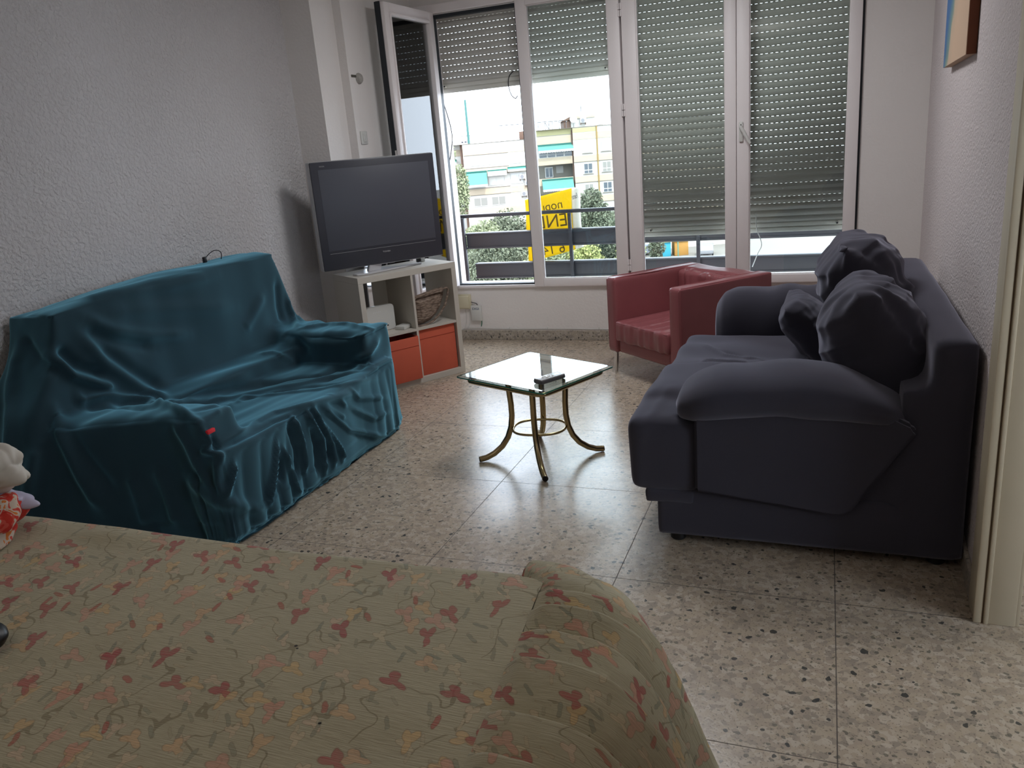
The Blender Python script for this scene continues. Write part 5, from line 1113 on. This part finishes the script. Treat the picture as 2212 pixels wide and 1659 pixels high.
def fabric_box(label, x0, x1, y0, z0, z1):
    t = thing('storage_box', label, 'storage box', kloc(x0, y0, z0), KA, 'orange storage boxes in the white shelf')
    w, h, d = x1 - x0, z1 - z0, 0.29
    b = MB(); b.b2((0, 0, 0), (w, 0.008, h), bev=0.003); b.b2((0, 0.008, 0), (0.006, d, h)); b.b2((w - 0.006, 0.008, 0), (w, d, h)); b.b2((0.006, d - 0.006, 0), (w - 0.006, d, h)); b.b2((0.006, 0.008, 0), (w - 0.006, d - 0.006, 0.006))
    b.build('body', MT['orange'], t); MB().b2((0.004, -0.0015, h - 0.062), (w - 0.004, 0.001, h - 0.060)).build('hem', mat('orange_stitch', lin((150, 52, 36)), 0.9), t)
    return t
fabric_box('left orange fabric box pulled slightly out of the white shelf', 0.042, 0.356, -0.022, 0.0385, 0.318)
fabric_box('right orange fabric box in the lower row of the white shelf', 0.380, 0.655, 0.018, 0.0385, 0.342)
# router and small white box
rt = thing('router', 'white upright router in the upper left compartment of the shelf', 'router', kloc(0.19, 0.135, 0.3605), KA)
pts = []; 
def rrect(w, h, r, n=6):
    o = []
    for cx, cz, a0 in ((w / 2 - r, h - r, 0), (-w / 2 + r, h - r, 90), (-w / 2 + r, r, 180), (w / 2 - r, r, 270)):
        for k in range(n + 1): a = math.radians(a0 + 90 * k / n); o.append((cx + r * math.cos(a), 0, cz + r * math.sin(a)))
    return o
MB().prism(rrect(0.20, 0.165, 0.022), (0, 0.035, 0), bev=0.004).build('case', MT['white'], rt)
b = MB()
for k in range(5): b.b2((-0.05 + 0.012 * k, -0.0006, 0.126), (-0.044 + 0.012 * k, 0.0, 0.1275))
b.build('status_lights', mat('pale_led', lin((240, 244, 250)), 0.3), rt)
MB().b2((0.038, -0.0006, 0.028), (0.048, 0.0, 0.036)).build('logo', MT['black'], rt)
sb = thing('adapter_box', 'small flat white box beside the router in the shelf', 'box', kloc(0.315, 0.085, 0.3605), KA + 0.5)
MB().b2((-0.045, -0.035, 0), (0.045, 0.035, 0.024), bev=0.004).build('case', MT['white'], sb); MB().b2((-0.02, -0.036, 0.008), (0.02, -0.0345, 0.014)).build('slot', MT['rail_alu'], sb)
# woven basket folded in the upper right compartment
MT['straw'] = bpy.data.materials.new('woven_straw'); m_ = MT['straw']; m_.use_nodes = True; nt = m_.node_tree; L_ = nt.links
pb = nt.nodes['Principled BSDF']; pb.inputs['Roughness'].default_value = 0.85
tc = N_(nt, 'ShaderNodeTexCoord'); vo = N_(nt, 'ShaderNodeTexVoronoi'); vo.inputs['Scale'].default_value = 95; mp = N_(nt, 'ShaderNodeMapping'); mp.inputs['Scale'].default_value = (0.35, 0.35, 1); L_.new(tc.outputs['Object'], mp.inputs['Vector']); L_.new(mp.outputs[0], vo.inputs['Vector'])
L_.new(mixc(nt, vo.outputs['Distance'], lin((166, 146, 130)), lin((84, 68, 58))), pb.inputs['Base Color'])
bp = N_(nt, 'ShaderNodeBump'); bp.inputs['Strength'].default_value = 0.9; bp.inputs['Distance'].default_value = 0.006; bp.invert = True; L_.new(vo.outputs['Distance'], bp.inputs['Height']); L_.new(bp.outputs[0], pb.inputs['Normal'])
bk = thing('basket', 'brown woven straw basket lying in the upper right compartment', 'basket', kloc(0.376, 0.0, 0.3605), KA)
outl = [(0.006, 0.012), (0.03, 0.002), (0.085, 0.004), (0.135, 0.018), (0.19, 0.055), (0.235, 0.105), (0.262, 0.165), (0.270, 0.205), (0.262, 0.216), (0.20, 0.212), (0.11, 0.200), (0.03, 0.192), (0.006, 0.178)]
V = []; Fc = []; K = len(outl); LY = 9
cx, cz = 0.12, 0.10
for i in range(LY):
    u = i / (LY - 1); s_ = math.sin(math.pi * (0.10 + 0.80 * u)) ** 0.45
    for x, z in outl: V.append((cx + (x - cx) * s_, 0.03 + 0.10 * u + 0.02 * (x / 0.27) , max(0.002, cz + (z - cz) * s_)))
for i in range(LY - 1):
    for k in range(K): Fc.append((i * K + k, i * K + (k + 1) % K, (i + 1) * K + (k + 1) % K, (i + 1) * K + k))
Fc.append(tuple(range(K))[::-1]); Fc.append(tuple((LY - 1) * K + k for k in range(K)))
bo = from_arrays('woven_body', V, Fc, MT['straw'], bk, smooth=False)
b = MB(); rimp = [(x * 1.0, 0.036, z) for x, z in outl]; b.tube(rimp, 0.007, 8, closed=True); b.build('braided_rim', MT['straw'], bk)

# ---- television
tvd = math.atan2(0.595, 0.51)
TM = (-2.805, 4.105)
tv = thing('television', 'large black flat television with silver stand on the white shelf', 'television', (TM[0], TM[1], KH), tvd)
TW, TZ0, TZ1 = 0.785, 0.050, 0.685
MT['tv'] = mat('gloss_black_bezel', lin((66, 67, 76)), 0.35); MT['screen'] = mat('dark_screen', lin((84, 86, 96)), 0.42); MT['silver'] = mat('silver_plastic', (0.62, 0.62, 0.64), 0.35, 0.25)
MT['tvside'] = mat('grey_side_band', lin((176, 176, 178)), 0.4)
MB().b2((0, 0, TZ0), (TW, 0.022, TZ1), bev=0.006).build('bezel', MT['tv'], tv)
MB().b2((0.045, -0.0012, TZ0 + 0.115), (TW - 0.04, 0.0, TZ1 - 0.045), bev=0.001).build('screen', MT['screen'], tv)
MB().b2((0.05, -0.001, TZ0 + 0.098), (TW - 0.045, 0.0, TZ0 + 0.0995)).build('trim_line', MT['tvside'], tv)
MB().b2((-0.006, 0.006, TZ0 - 0.003), (TW + 0.003, 0.075, TZ1 + 0.003), bev=0.008).build('side_band', MT['tvside'], tv)
MB().b2((0.05, 0.04, TZ0 + 0.05), (TW - 0.05, 0.105, TZ1 - 0.08), bev=0.02).build('rear_case', MT['tv'], tv)
XR = Matrix.Rotation(math.pi / 2, 4, 'X')
text('logo', 'TOSHIBA', 0.0125, MT['silver'], tv, Matrix.Translation((0.405, -0.002, TZ0 + 0.072)) @ XR, 0.0004)
text('model_mark', 'REGZA', 0.010, MT['tvside'], tv, Matrix.Translation((0.072, -0.002, TZ1 - 0.026)) @ XR, 0.0003)
b = MB()
b.prism([(0.17, 0.005, 0.001), (0.185, -0.035, 0.001), (0.25, -0.052, 0.001), (0.33, -0.03, 0.001), (0.50, 0.02, 0.001), (0.66, 0.075, 0.001), (0.665, 0.105, 0.001), (0.50, 0.075, 0.001), (0.40, 0.14, 0.001), (0.28, 0.12, 0.001)], (0, 0, 0.011), bev=0.003)
b.prism([(0.27, 0.0, 0.010), (0.36, 0.02, 0.010), (0.36, 0.06, 0.010), (0.28, 0.06, 0.010)], (0.02, 0.0, 0.06), bev=0.004)
b.b2((0.30, 0.01, 0.045), (0.46, 0.05, 0.075), bev=0.006)
b.build('stand', MT['silver'], tv)

# glossy white board behind the television, a plug and adapter in front
gb = MB().b2((-2.797, 4.53, 0.0), (-2.785, 5.34, 0.86), bev=0.002).build('leaning_panel', mat('reflective_panel', (0.86, 0.87, 0.89), 0.04, 1.0), smooth=False)
tag(gb, 'bright reflective panel leaning on the wall behind the television', 'panel')
pg = thing('adapter_plug', 'small black plug with white adapter on the shelf behind the television stand', 'plug', kloc(0.58, 0.24, KH + 0.001), KA)
MB().b2((-0.025, -0.012, 0), (0.0, 0.012, 0.034), bev=0.003).build('plug_body', MT['black'], pg)
MB().b2((0.0, -0.014, 0), (0.030, 0.014, 0.030), bev=0.003).build('adapter', MT['white'], pg)

# ---- glass coffee table
tb = thing('coffee_table', 'square glass coffee table on curved brass legs in the middle of the floor', 'coffee table', (-1.240, 3.378, 0), 0)
cor = [(-0.353, -0.124), (-0.150, 0.343), (0.351, 0.107), (0.150, -0.337)]
def chamfer(c, r):
    out = []
    for i in range(4):
        p = Vector(c[i]); a = Vector(c[i - 1]) - p; b_ = Vector(c[(i + 1) % 4]) - p
        a.normalize(); b_.normalize()
        for t in (0, 0.25, 0.5, 0.75, 1):
            q = p + a * r * (1 - t) ** 2 + b_ * r * t ** 2; out.append(q)
    return out
gl_ = bpy.data.materials.new('table_glass'); gl_.use_nodes = True; nt = gl_.node_tree; nt.nodes.remove(nt.nodes['Principled BSDF'])
tr = nt.nodes.new('ShaderNodeBsdfTransparent'); tr.inputs[0].default_value = (0.80, 0.93, 0.90, 1); gg = nt.nodes.new('ShaderNodeBsdfGlossy'); gg.inputs['Roughness'].default_value = 0.015; gg.inputs[0].default_value = (0.92, 1, 1, 1)
fr = nt.nodes.new('ShaderNodeFresnel'); fr.inputs['IOR'].default_value = 2.3; mx = nt.nodes.new('ShaderNodeMixShader')
nt.links.new(math_(nt, 'MULTIPLY', fr.outputs[0], 1.5, clamp=True), mx.inputs[0]); nt.links.new(tr.outputs[0], mx.inputs[1]); nt.links.new(gg.outputs[0], mx.inputs[2]); nt.links.new(mx.outputs[0], nt.nodes['Material Output'].inputs[0])
MT['tglass'] = gl_
MT['gedge'] = mat('green_glass_edge', lin((40, 130, 120)), 0.1, spec=0.8)
ci = chamfer(cor, 0.02); scl = lambda c, k: [(x * k, y * k) for x, y in c]
TZ = 0.418
# bevelled top: flat field, sloping bevel, thin vertical edge
inner = [(x * 0.935, y * 0.935) for x, y in ci]; outer = [(x, y) for x, y in ci]; n = len(ci)
V = [(x, y, TZ) for x, y in inner] + [(x, y, TZ - 0.0035) for x, y in outer] + [(x, y, TZ - 0.009) for x, y in outer]
Fc = [tuple(range(n))[::-1]] + [(i, (i + 1) % n, n + (i + 1) % n, n + i) for i in range(n)] + [(n + i, n + (i + 1) % n, 2 * n + (i + 1) % n, 2 * n + i) for i in range(n)]
me_ = from_arrays('glass_top', V, Fc, [MT['tglass'], MT['gedge']], tb, smooth=False)
for i_, p_ in enumerate(me_.data.polygons): p_.material_index = 1 if i_ > n else 0
bmx = bmesh.new(); bmx.from_mesh(me_.data); bmesh.ops.recalc_face_normals(bmx, faces=bmx.faces[:]); bmx.to_mesh(me_.data); bmx.free()
b = MB()
ringc = chamfer([(x * 0.87, y * 0.87) for x, y in cor], 0.045)
b.tube([(x, y, 0.390) for x, y in ringc], 0.0100, 12, closed=True)
b.build('top_frame', MT['gold'], tb)
b = MB()
for x, y in [(cx_ * 0.80, cy_ * 0.80) for cx_, cy_ in cor]: b.lathe((x, y, 0.400), [(0.010, 0), (0.010, 0.0085)], 10)
b.build('rubber_pads', MT['black'], tb)
LC = Vector((0.0145, -0.036, 0))
foot = [(-0.265, -0.110), (-0.107, 0.272), (0.266, 0.110), (0.107, -0.272)]
for (fx, fy), ta in zip(foot, (-170, 100, 10, -80)):
    T_ = Vector((math.cos(math.radians(ta)), math.sin(math.radians(ta)), 0)) * 0.130; F_ = Vector((fx, fy, 0)); R_ = 0.29
    def leg_at(r): return LC + T_ + (F_ - T_) * ((r - 0.130) / (0.29 - 0.130))
    # straight upper length, then a sweeping outward curve to the foot
    prof = [(0.135, 0.388), (0.132, 0.33), (0.128, 0.27), (0.128, 0.21), (0.136, 0.155), (0.155, 0.105), (0.185, 0.064), (0.225, 0.034), (0.262, 0.019), (0.296, 0.0145)]
    b = MB(); b.tube([(leg_at(r).x, leg_at(r).y, z) for r, z in prof], [0.0138] * 10, 14); lg = b.build('leg', MT['gold'], tb)
    e0 = leg_at(0.294); e1 = leg_at(0.300)
    MB().tube([(e0.x, e0.y, 0.0150), (e1.x, e1.y, 0.0148)], 0.0130, 14).build('end_cap', MT['black'], lg)
b = MB(); ov = []
ax = Vector((math.cos(math.radians(10)), math.sin(math.radians(10)))); ay = Vector((-ax.y, ax.x))
for k in range(40):
    a = 2 * math.pi * k / 40; q = ax * (0.124 * math.copysign(abs(math.cos(a)) ** 0.8, math.cos(a))) + ay * (0.108 * math.copysign(abs(math.sin(a)) ** 0.8, math.sin(a)))
    ov.append((q.x + LC.x, q.y + LC.y, 0.150))
b.tube(ov, 0.0062, 10, closed=True); b.build('oval_stretcher', MT['gold'], tb)
for sg in (-1, 1):
    q0 = ay * 0.106 * sg; q1 = ay * 0.130 * sg
    MB().tube([(q0.x + LC.x, q0.y + LC.y, 0.150), (q1.x + LC.x, q1.y + LC.y, 0.152)], 0.004, 8).build('stretcher_pin', MT['gold'], tb)

# remote control
rc = thing('remote_control', 'grey remote control with pale buttons lying on the glass table', 'remote control', (-1.115, 3.215, TZ + 0.001), math.radians(58))
MB().b2((-0.072, -0.028, 0.0), (0.072, 0.028, 0.020), bev=0.008, seg=4).build('body', mat('grey_remote', lin((92, 90, 92)), 0.45), rc)
MB().b2((-0.068, -0.0265, 0.0165), (0.068, 0.0265, 0.0225), bev=0.002).build('face_plate', mat('pale_remote_face', lin((196, 196, 198)), 0.3), rc)
MB().b2((0.018, -0.015, 0.0222), (0.056, 0.015, 0.0232)).build('display', mat('lcd', lin((150, 172, 172)), 0.15), rc)
for bx_, by_, bl in ((-0.022, -0.010, 0.008), (-0.022, 0.010, 0.008), (-0.004, 0.0, 0.009), (-0.036, 0.0, 0.007), (0.008, -0.012, 0.005), (0.008, 0.012, 0.005)):
    MB().lathe((bx_, by_, 0.0222), [(bl, 0), (bl, 0.002), (bl * 0.8, 0.003)], 14).build('button', MT['white'], rc)
text('arrow_label', '<', 0.008, MT['black'], rc, Matrix.Translation((-0.048, 0, 0.0227)), 0.0002)

# ---- wall fittings
DY = WY
jb = thing('junction_box', 'cream junction box low on the window wall beside the shelf', 'junction box', (-2.612, DY, 0.245))
MB().b2((-0.055, -0.022, 0.0), (0.075, 0.0, 0.113), bev=0.004).build('base', MT['cream'], jb); MB().b2((-0.046, -0.034, 0.008), (0.066, -0.020, 0.104), bev=0.008).build('lid', MT['cream'], jb)
rb = thing('fibre_box', 'small white wall box with a dark blue logo low on the window wall', 'telecom box', (-2.505, DY, 0.150))
MB().b2((-0.036, -0.024, 0), (0.050, 0.0, 0.122), bev=0.005).build('case', MT['white'], rb)
text('logo', 'DIGI', 0.0235, mat('logo_blue', lin((24, 66, 104)), 0.5), rb, Matrix.Translation((0.006, -0.0245, 0.096)) @ XR @ Matrix.Diagonal((1.25, 1, 1, 1)), 0.0004)
cable('lead', rb, [(0.018, -0.010, 0.120), (0.012, -0.012, 0.135), (-0.012, -0.012, 0.142), (-0.045, -0.010, 0.150)], 0.0028, MT['black'])
cable('lead', rb, [(0.044, -0.012, 0.006), (0.043, -0.014, -0.02), (0.036, -0.012, -0.045)], 0.0035, mat('green_plug', lin((40, 110, 90)), 0.5))
cable('lead', rb, [(-0.045, -0.006, 0.150), (-0.055, -0.005, 0.11), (-0.058, -0.005, 0.03), (-0.066, -0.005, -0.03), (-0.085, -0.006, -0.066)], 0.0015, MT['white'])
cable('lead', jb, [(0.020, -0.006, 0.0), (0.022, -0.005, -0.06), (0.016, -0.005, -0.11), (0.0, -0.006, -0.155)], 0.0014, MT['white'])
cc = cable('cable', 'thin white cable clipped along the top of the skirting', [(-2.66, DY - 0.008, 0.03), (-2.63, DY - 0.010, 0.068), (-2.59, DY - 0.008, 0.092), (-2.2, DY - 0.006, 0.086), (-1.9, DY - 0.006, 0.088), (-1.4, DY - 0.006, 0.084), (-0.8, DY - 0.006, 0.085)], 0.0022, MT['white'])
for x_ in (-2.585, -2.236, -1.93, -1.53): MB().box((x_, DY - 0.005, 0.092), (0.006, 0.010, 0.014), bev=0.002).build('cable_clip', MT['white'], cc)
sw = thing('light_switch', 'white double light switch on the left wall above the television', 'switch', (-2.80, 4.748, 1.512))
MB().b2((0.0, -0.040, 0.0), (0.008, 0.040, 0.082), bev=0.003).build('plate', MT['white'], sw)
for y_ in (-0.018, 0.002): MB().b2((0.007, y_, 0.014), (0.013, y_ + 0.017, 0.068), bev=0.002).build('rocker', MT['white'], sw)
fx_ = thing('wall_socket', 'old grey aerial outlet high on the left wall beside the casement', 'outlet', (-2.80, 4.778, 1.915))
MB().lathe((0.0, 0, 0), [(0.034, 0), (0.034, 0.008), (0.026, 0.020), (0.012, 0.022)], 20, M=Matrix.Rotation(math.pi / 2, 4, 'Y')).build('body', mat('grimy_plastic', lin((170, 166, 160)), 0.6, vary=(60, 0.35)), fx_)
MB().b2((-0.004, -0.085, 0.005), (0.006, -0.03, 0.020), bev=0.003).build('stub', MT['fac_recess'], fx_)

# ---- painting on the right wall
pt = thing('painting', 'canvas painting of sand and blue sea with brown edges on the right wall', 'painting', (0.448, 3.42, 1.602), -ang)
PWi, PHi, PT = 0.895, 0.60, 0.033
pm = bpy.data.materials.new('beach_painting'); pm.use_nodes = True; nt = pm.node_tree; L_ = nt.links; pb = nt.nodes['Principled BSDF']; pb.inputs['Roughness'].default_value = 0.8
tc = N_(nt, 'ShaderNodeTexCoord'); sp_ = N_(nt, 'ShaderNodeSeparateXYZ'); L_.new(tc.outputs['Object'], sp_.inputs[0])
nz = N_(nt, 'ShaderNodeTexNoise'); nz.inputs['Scale'].default_value = 7; nz.inputs['Detail'].default_value = 6; L_.new(tc.outputs['Object'], nz.inputs['Vector'])
d1 = math_(nt, 'ADD', math_(nt, 'MULTIPLY', sp_.outputs[1], 1.0), math_(nt, 'MULTIPLY', sp_.outputs[2], 0.75))
d1 = math_(nt, 'ADD', d1, math_(nt, 'MULTIPLY', nz.outputs['Fac'], 0.16))
rmp = N_(nt, 'ShaderNodeValToRGB'); cr = rmp.color_ramp; cr.elements[0].position = 0.60; cr.elements[0].color = lin((206, 176, 150)) + (1,); cr.elements[1].position = 1.0; cr.elements[1].color = lin((70, 110, 160)) + (1,)
e_ = cr.elements.new(0.78); e_.color = lin((196, 172, 148)) + (1,); e_ = cr.elements.new(0.84); e_.color = lin((128, 148, 138)) + (1,); e_ = cr.elements.new(0.93); e_.color = lin((88, 126, 150)) + (1,)
L_.new(d1, rmp.inputs[0]); L_.new(rmp.outputs[0], pb.inputs['Base Color'])
MB().b2((0.0, 0.0, 0.0), (0.002, PWi, PHi)).build('canvas_face', pm, pt, smooth=False)
em_ = mat('brown_canvas_edge', lin((110, 60, 36)), 0.7, vary=(14, 0.15))
MB().b2((0.002, 0.0, 0.0), (PT, 0.012, PHi)).build('side_edge', em_, pt, smooth=False); MB().b2((0.002, PWi - 0.012, 0), (PT, PWi, PHi)).build('side_edge', em_, pt, smooth=False)
em_ = mat('sand_canvas_edge', lin((196, 162, 134)), 0.75)
MB().b2((0.002, 0.0122, 0.0), (PT, PWi - 0.0122, 0.012)).build('bottom_edge', em_, pt, smooth=False); MB().b2((0.002, 0.0122, PHi - 0.012), (PT, PWi - 0.0122, PHi)).build('top_edge', em_, pt, smooth=False)

# ---- bed with brocade spread
MT['brocade'] = brocade('brocade_bedspread')
BZ = 0.50
bed = thing('bed', 'bed end under a beige brocade spread with red and ochre flowers in the foreground', 'bed', (-1.7, 0.4, 0))
MB().b2((-1.15, -1.05, 0.12), (1.26, 1.02, 0.30), bev=0.02).build('bed_base', mat('bed_base_fabric', lin((150, 140, 120)), 0.9), bed)
MB().b2((-1.15, -1.05, 0.30), (1.27, 1.03, BZ - 0.014), bev=0.03, seg=3).build('mattress', mat('mattress_ticking', lin((190, 184, 170)), 0.9), bed)
for fx2, fy2 in ((-1.1, -1.0), (1.1, -0.95), (1.1, 0.9), (-1.1, 0.9)): MB().tube([(fx2, fy2, 0), (fx2, fy2, 0.13)], 0.025, 10).build('leg', MT['black'], bed)
def cloth_mesh(name, rows, uvs, m, parent, off, solid=0.004):
    """rows[i][j] -> point; uv likewise"""
    R_, C_ = len(rows), len(rows[0]); V = [p for r in rows for p in r]
    F = [(i * C_ + j, i * C_ + j + 1, (i + 1) * C_ + j + 1, (i + 1) * C_ + j) for i in range(R_ - 1) for j in range(C_ - 1)]
    P = np.array(V) - np.array(off)
    o = from_arrays(name, P, F, m, parent); me = o.data
    uvl = me.uv_layers.new(name='cloth'); U = np.array([u for r in uvs for u in r])
    li = np.empty(len(me.loops), dtype=np.int32); me.loops.foreach_get('vertex_index', li)
    uvl.data.foreach_set('uv', U[li].astype(np.float32).ravel())
    return o
def seam_x(y): return -0.553 + (1.466 - y) * 0.092
rows, uvs = [], []
NX, NY = 150, 150
for j in range(NY):
    v = j / (NY - 1); y = -0.75 + v * (1.475 + 0.75); rr, ru = [], []
    drop = 0.0
    for i in range(NX):
        u = i / (NX - 1); x = -2.90 + u * (seam_x(min(y, 1.466)) + 2.90)
        z = BZ + 0.004 * math.sin(x * 3.1 + y * 2) + 0.003 * math.sin(y * 7 + x * 5)
        z += 0.012 * math.exp(-((y - 1.43) / 0.035) ** 2) * max(0, min(1, (-1.55 - x) / 0.25)) * (0.6 + 0.4 * math.sin(x * 17)) 
        z += 0.004 * noise.noise(Vector((x * 5, y * 9, 0.3)))
        rr.append((x, y, z)); ru.append((x, y))
    rows.append(rr); uvs.append(ru)
for k, (dy, z) in enumerate(((0.010, 0.494), (0.018, 0.478), (0.022, 0.45), (0.025, 0.38), (0.028, 0.25), (0.035, 0.12), (0.038, 0.04))):
    rr, ru = [], []
    for i in range(NX):
        x, y, z0 = rows[NY - 1][i]
        w_ = 0.010 * math.sin(x * 30 + k * 0.3) * min(1, k / 4)
        rr.append((x, 1.475 + dy + w_, z + (z0 - BZ) * max(0, 1 - k / 3))); ru.append((x, 1.475 + (BZ - z) * 1.0 + dy))
    rows.append(rr); uvs.append(ru)
cloth_mesh('bedspread_top', rows, uvs, MT['brocade'], bed, (-1.7, 0.4, 0))
# gathered, pleated side of the spread
prof = [(0.0, 0.503), (0.04, 0.508), (0.09, 0.508), (0.135, 0.503), (0.175, 0.488), (0.21, 0.462), (0.238, 0.425), (0.262, 0.38), (0.285, 0.33), (0.308, 0.27), (0.335, 0.20), (0.36, 0.13), (0.385, 0.06), (0.40, 0.025)]
pr_ = np.array(prof); tl_ = np.linspace(0, 1, 64); ti = np.linspace(0, 1, len(prof))
pr2 = np.stack([np.interp(tl_, ti, pr_[:, 0]), np.interp(tl_, ti, pr_[:, 1])], 1)
for _ in range(3): pr2[1:-1] = (pr2[:-2] + 2 * pr2[1:-1] + pr2[2:]) / 4
seg_ = np.linalg.norm(np.diff(pr2, axis=0), axis=1); arc = np.concatenate([[0], np.cumsum(seg_)])
tan_ = np.gradient(pr2, axis=0); tan_ /= np.linalg.norm(tan_, axis=1)[:, None]; nor_ = np.stack([-tan_[:, 1], tan_[:, 0]], 1)
CX, CY, CR = -0.612, 1.412, 0.058
path = []      # (x, y, outward x, outward y, horizontal scale, arclength)
sacc = 0.0
SN = 620; ylen = 1.412 + 0.75
for i in range(SN):
    y = -0.75 + ylen * i / (SN - 1); path.append((seam_x(y), y, 1.0, 0.0, 1.0, y))
for i in range(1, 90):
    a = math.pi / 2 * i / 89; path.append((CX + CR * math.cos(a) + 0.004, CY + CR * math.sin(a), math.cos(a), math.sin(a), 1 - 0.62 * (i / 89) ** 1.3, 1.412 + 0.30 * i / 89))
rows, uvs = [], []
for (x, y, ox, oy, hs, s_) in path:
    rr, ru = [], []
    for k in range(64):
        t = k / 63
        ph = (s_ + 0.75) / 0.118 + 0.55 * math.sin(s_ * 5.1) + 0.30 * math.sin(s_ * 13 + 1) + 0.9 * t * (0.5 + 0.5 * math.sin(s_ * 3.0))
        f = ph - math.floor(ph)
        saw = (f ** 0.75) * (1 - max(0.0, min(1.0, (f - 0.88) / 0.12)) ** 1.5)
        rnd = 0.65 + 0.5 * noise.noise(Vector((math.floor(ph) * 3.7, 0.5, 0)))
        amp = (0.044 + 0.044 * t ** 0.8) * (1.0 if s_ < 1.40 else max(0.4, 1 - (s_ - 1.40) * 5)) * max(0.35, rnd) * min(1, t * 14 + 0.2)
        d = amp * (saw - 0.35) + 0.003 * noise.noise(Vector((s_ * 30, t * 14, 1.0))) * min(1, t * 10)
        r, z = pr2[k]; nr_, nz_ = nor_[k]
        shear = 0.05 * t * math.sin(ph * 0.9)
        px_ = x + ox * (r * hs + nr_ * d) + oy * shear; py_ = y + oy * (r * hs + nr_ * d) + ox * shear * 0.7; pz_ = max(0.004, z + nz_ * d)
        rr.append((px_, py_, pz_)); ru.append((arc[k] + x, s_ * 1.6 + 5))
    rows.append(rr); uvs.append(ru)
sk = cloth_mesh('gathered_skirt', rows, uvs, MT['brocade'], bed, (-1.7, 0.4, 0))
# small burn marks on the spread
for bx3, by3, r3 in ((-0.79, 1.20, 0.006),): pass

# ---- things lying at the left edge of the bed
def crumple(name, label, c, r, m, seed, amp=0.25, cat='clothes'):
    t = thing(name, label, cat, (c[0], c[1], c[2] - r[2]))
    bmx = bmesh.new(); bmesh.ops.create_icosphere(bmx, subdivisions=5, radius=1.0)
    P = np.array([v_.co[:] for v_ in bmx.verts]); 
    d = 1 + amp * (np.abs(sines(P, 3.4, seed)) - 0.5) + amp * 0.35 * (np.abs(sines(P, 7, seed + 1)) - 0.5)
    P2 = P * d[:, None] * np.array(r)
    P2[:, 2] = np.maximum(P2[:, 2], -r[2] * 0.98) + r[2]
    for v_, q in zip(bmx.verts, P2): v_.co = q
    me = bpy.data.meshes.new('fabric'); bmx.to_mesh(me); bmx.free(); link_mesh('fabric', me, m, t); return t
MT['redprint'] = bpy.data.materials.new('red_print_cloth'); MT['redprint'].use_nodes = True; nt = MT['redprint'].node_tree; pb = nt.nodes['Principled BSDF']; pb.inputs['Roughness'].default_value = 0.9
tc = N_(nt, 'ShaderNodeTexCoord'); nz = N_(nt, 'ShaderNodeTexNoise'); nz.inputs['Scale'].default_value = 26; nz.inputs['Detail'].default_value = 1.5; nz.inputs['Distortion'].default_value = 1.2; nt.links.new(tc.outputs['Object'], nz.inputs['Vector'])
rp = N_(nt, 'ShaderNodeValToRGB'); rp.color_ramp.interpolation = 'CONSTANT'; cr = rp.color_ramp; cr.elements[0].position = 0; cr.elements[0].color = lin((196, 52, 40)) + (1,); cr.elements[1].position = 0.62; cr.elements[1].color = lin((212, 120, 54)) + (1,)
e_ = cr.elements.new(0.50); e_.color = lin((206, 190, 172)) + (1,); e_ = cr.elements.new(0.43); e_.color = lin((206, 84, 70)) + (1,)
nt.links.new(nz.outputs['Fac'], rp.inputs[0]); nt.links.new(rp.outputs[0], pb.inputs['Base Color'])
crumple('crumpled_cloth', 'red and white printed cloth bundled at the left edge of the bed', (-2.105, 1.325, 0.565), (0.085, 0.075, 0.062), MT['redprint'], 5, 0.35)
crumple('crumpled_cloth', 'pale lavender cloth between the white and the red cloth', (-2.13, 1.40, 0.592), (0.125, 0.045, 0.028), mat('lavender_cloth', lin((190, 184, 206)), 0.9), 8, 0.16)
crumple('crumpled_cloth', 'off white cloth heaped highest at the left edge of the bed', (-2.13, 1.385, 0.690), (0.130, 0.060, 0.068), mat('offwhite_cloth', lin((206, 200, 190)), 0.9), 3, 0.20)
crumple('pouch', 'black rounded pouch peeking in at the left edge of the bedspread', (-1.612, 0.940, 0.532), (0.052, 0.050, 0.030), MT['black'], 15, 0.05, 'pouch')
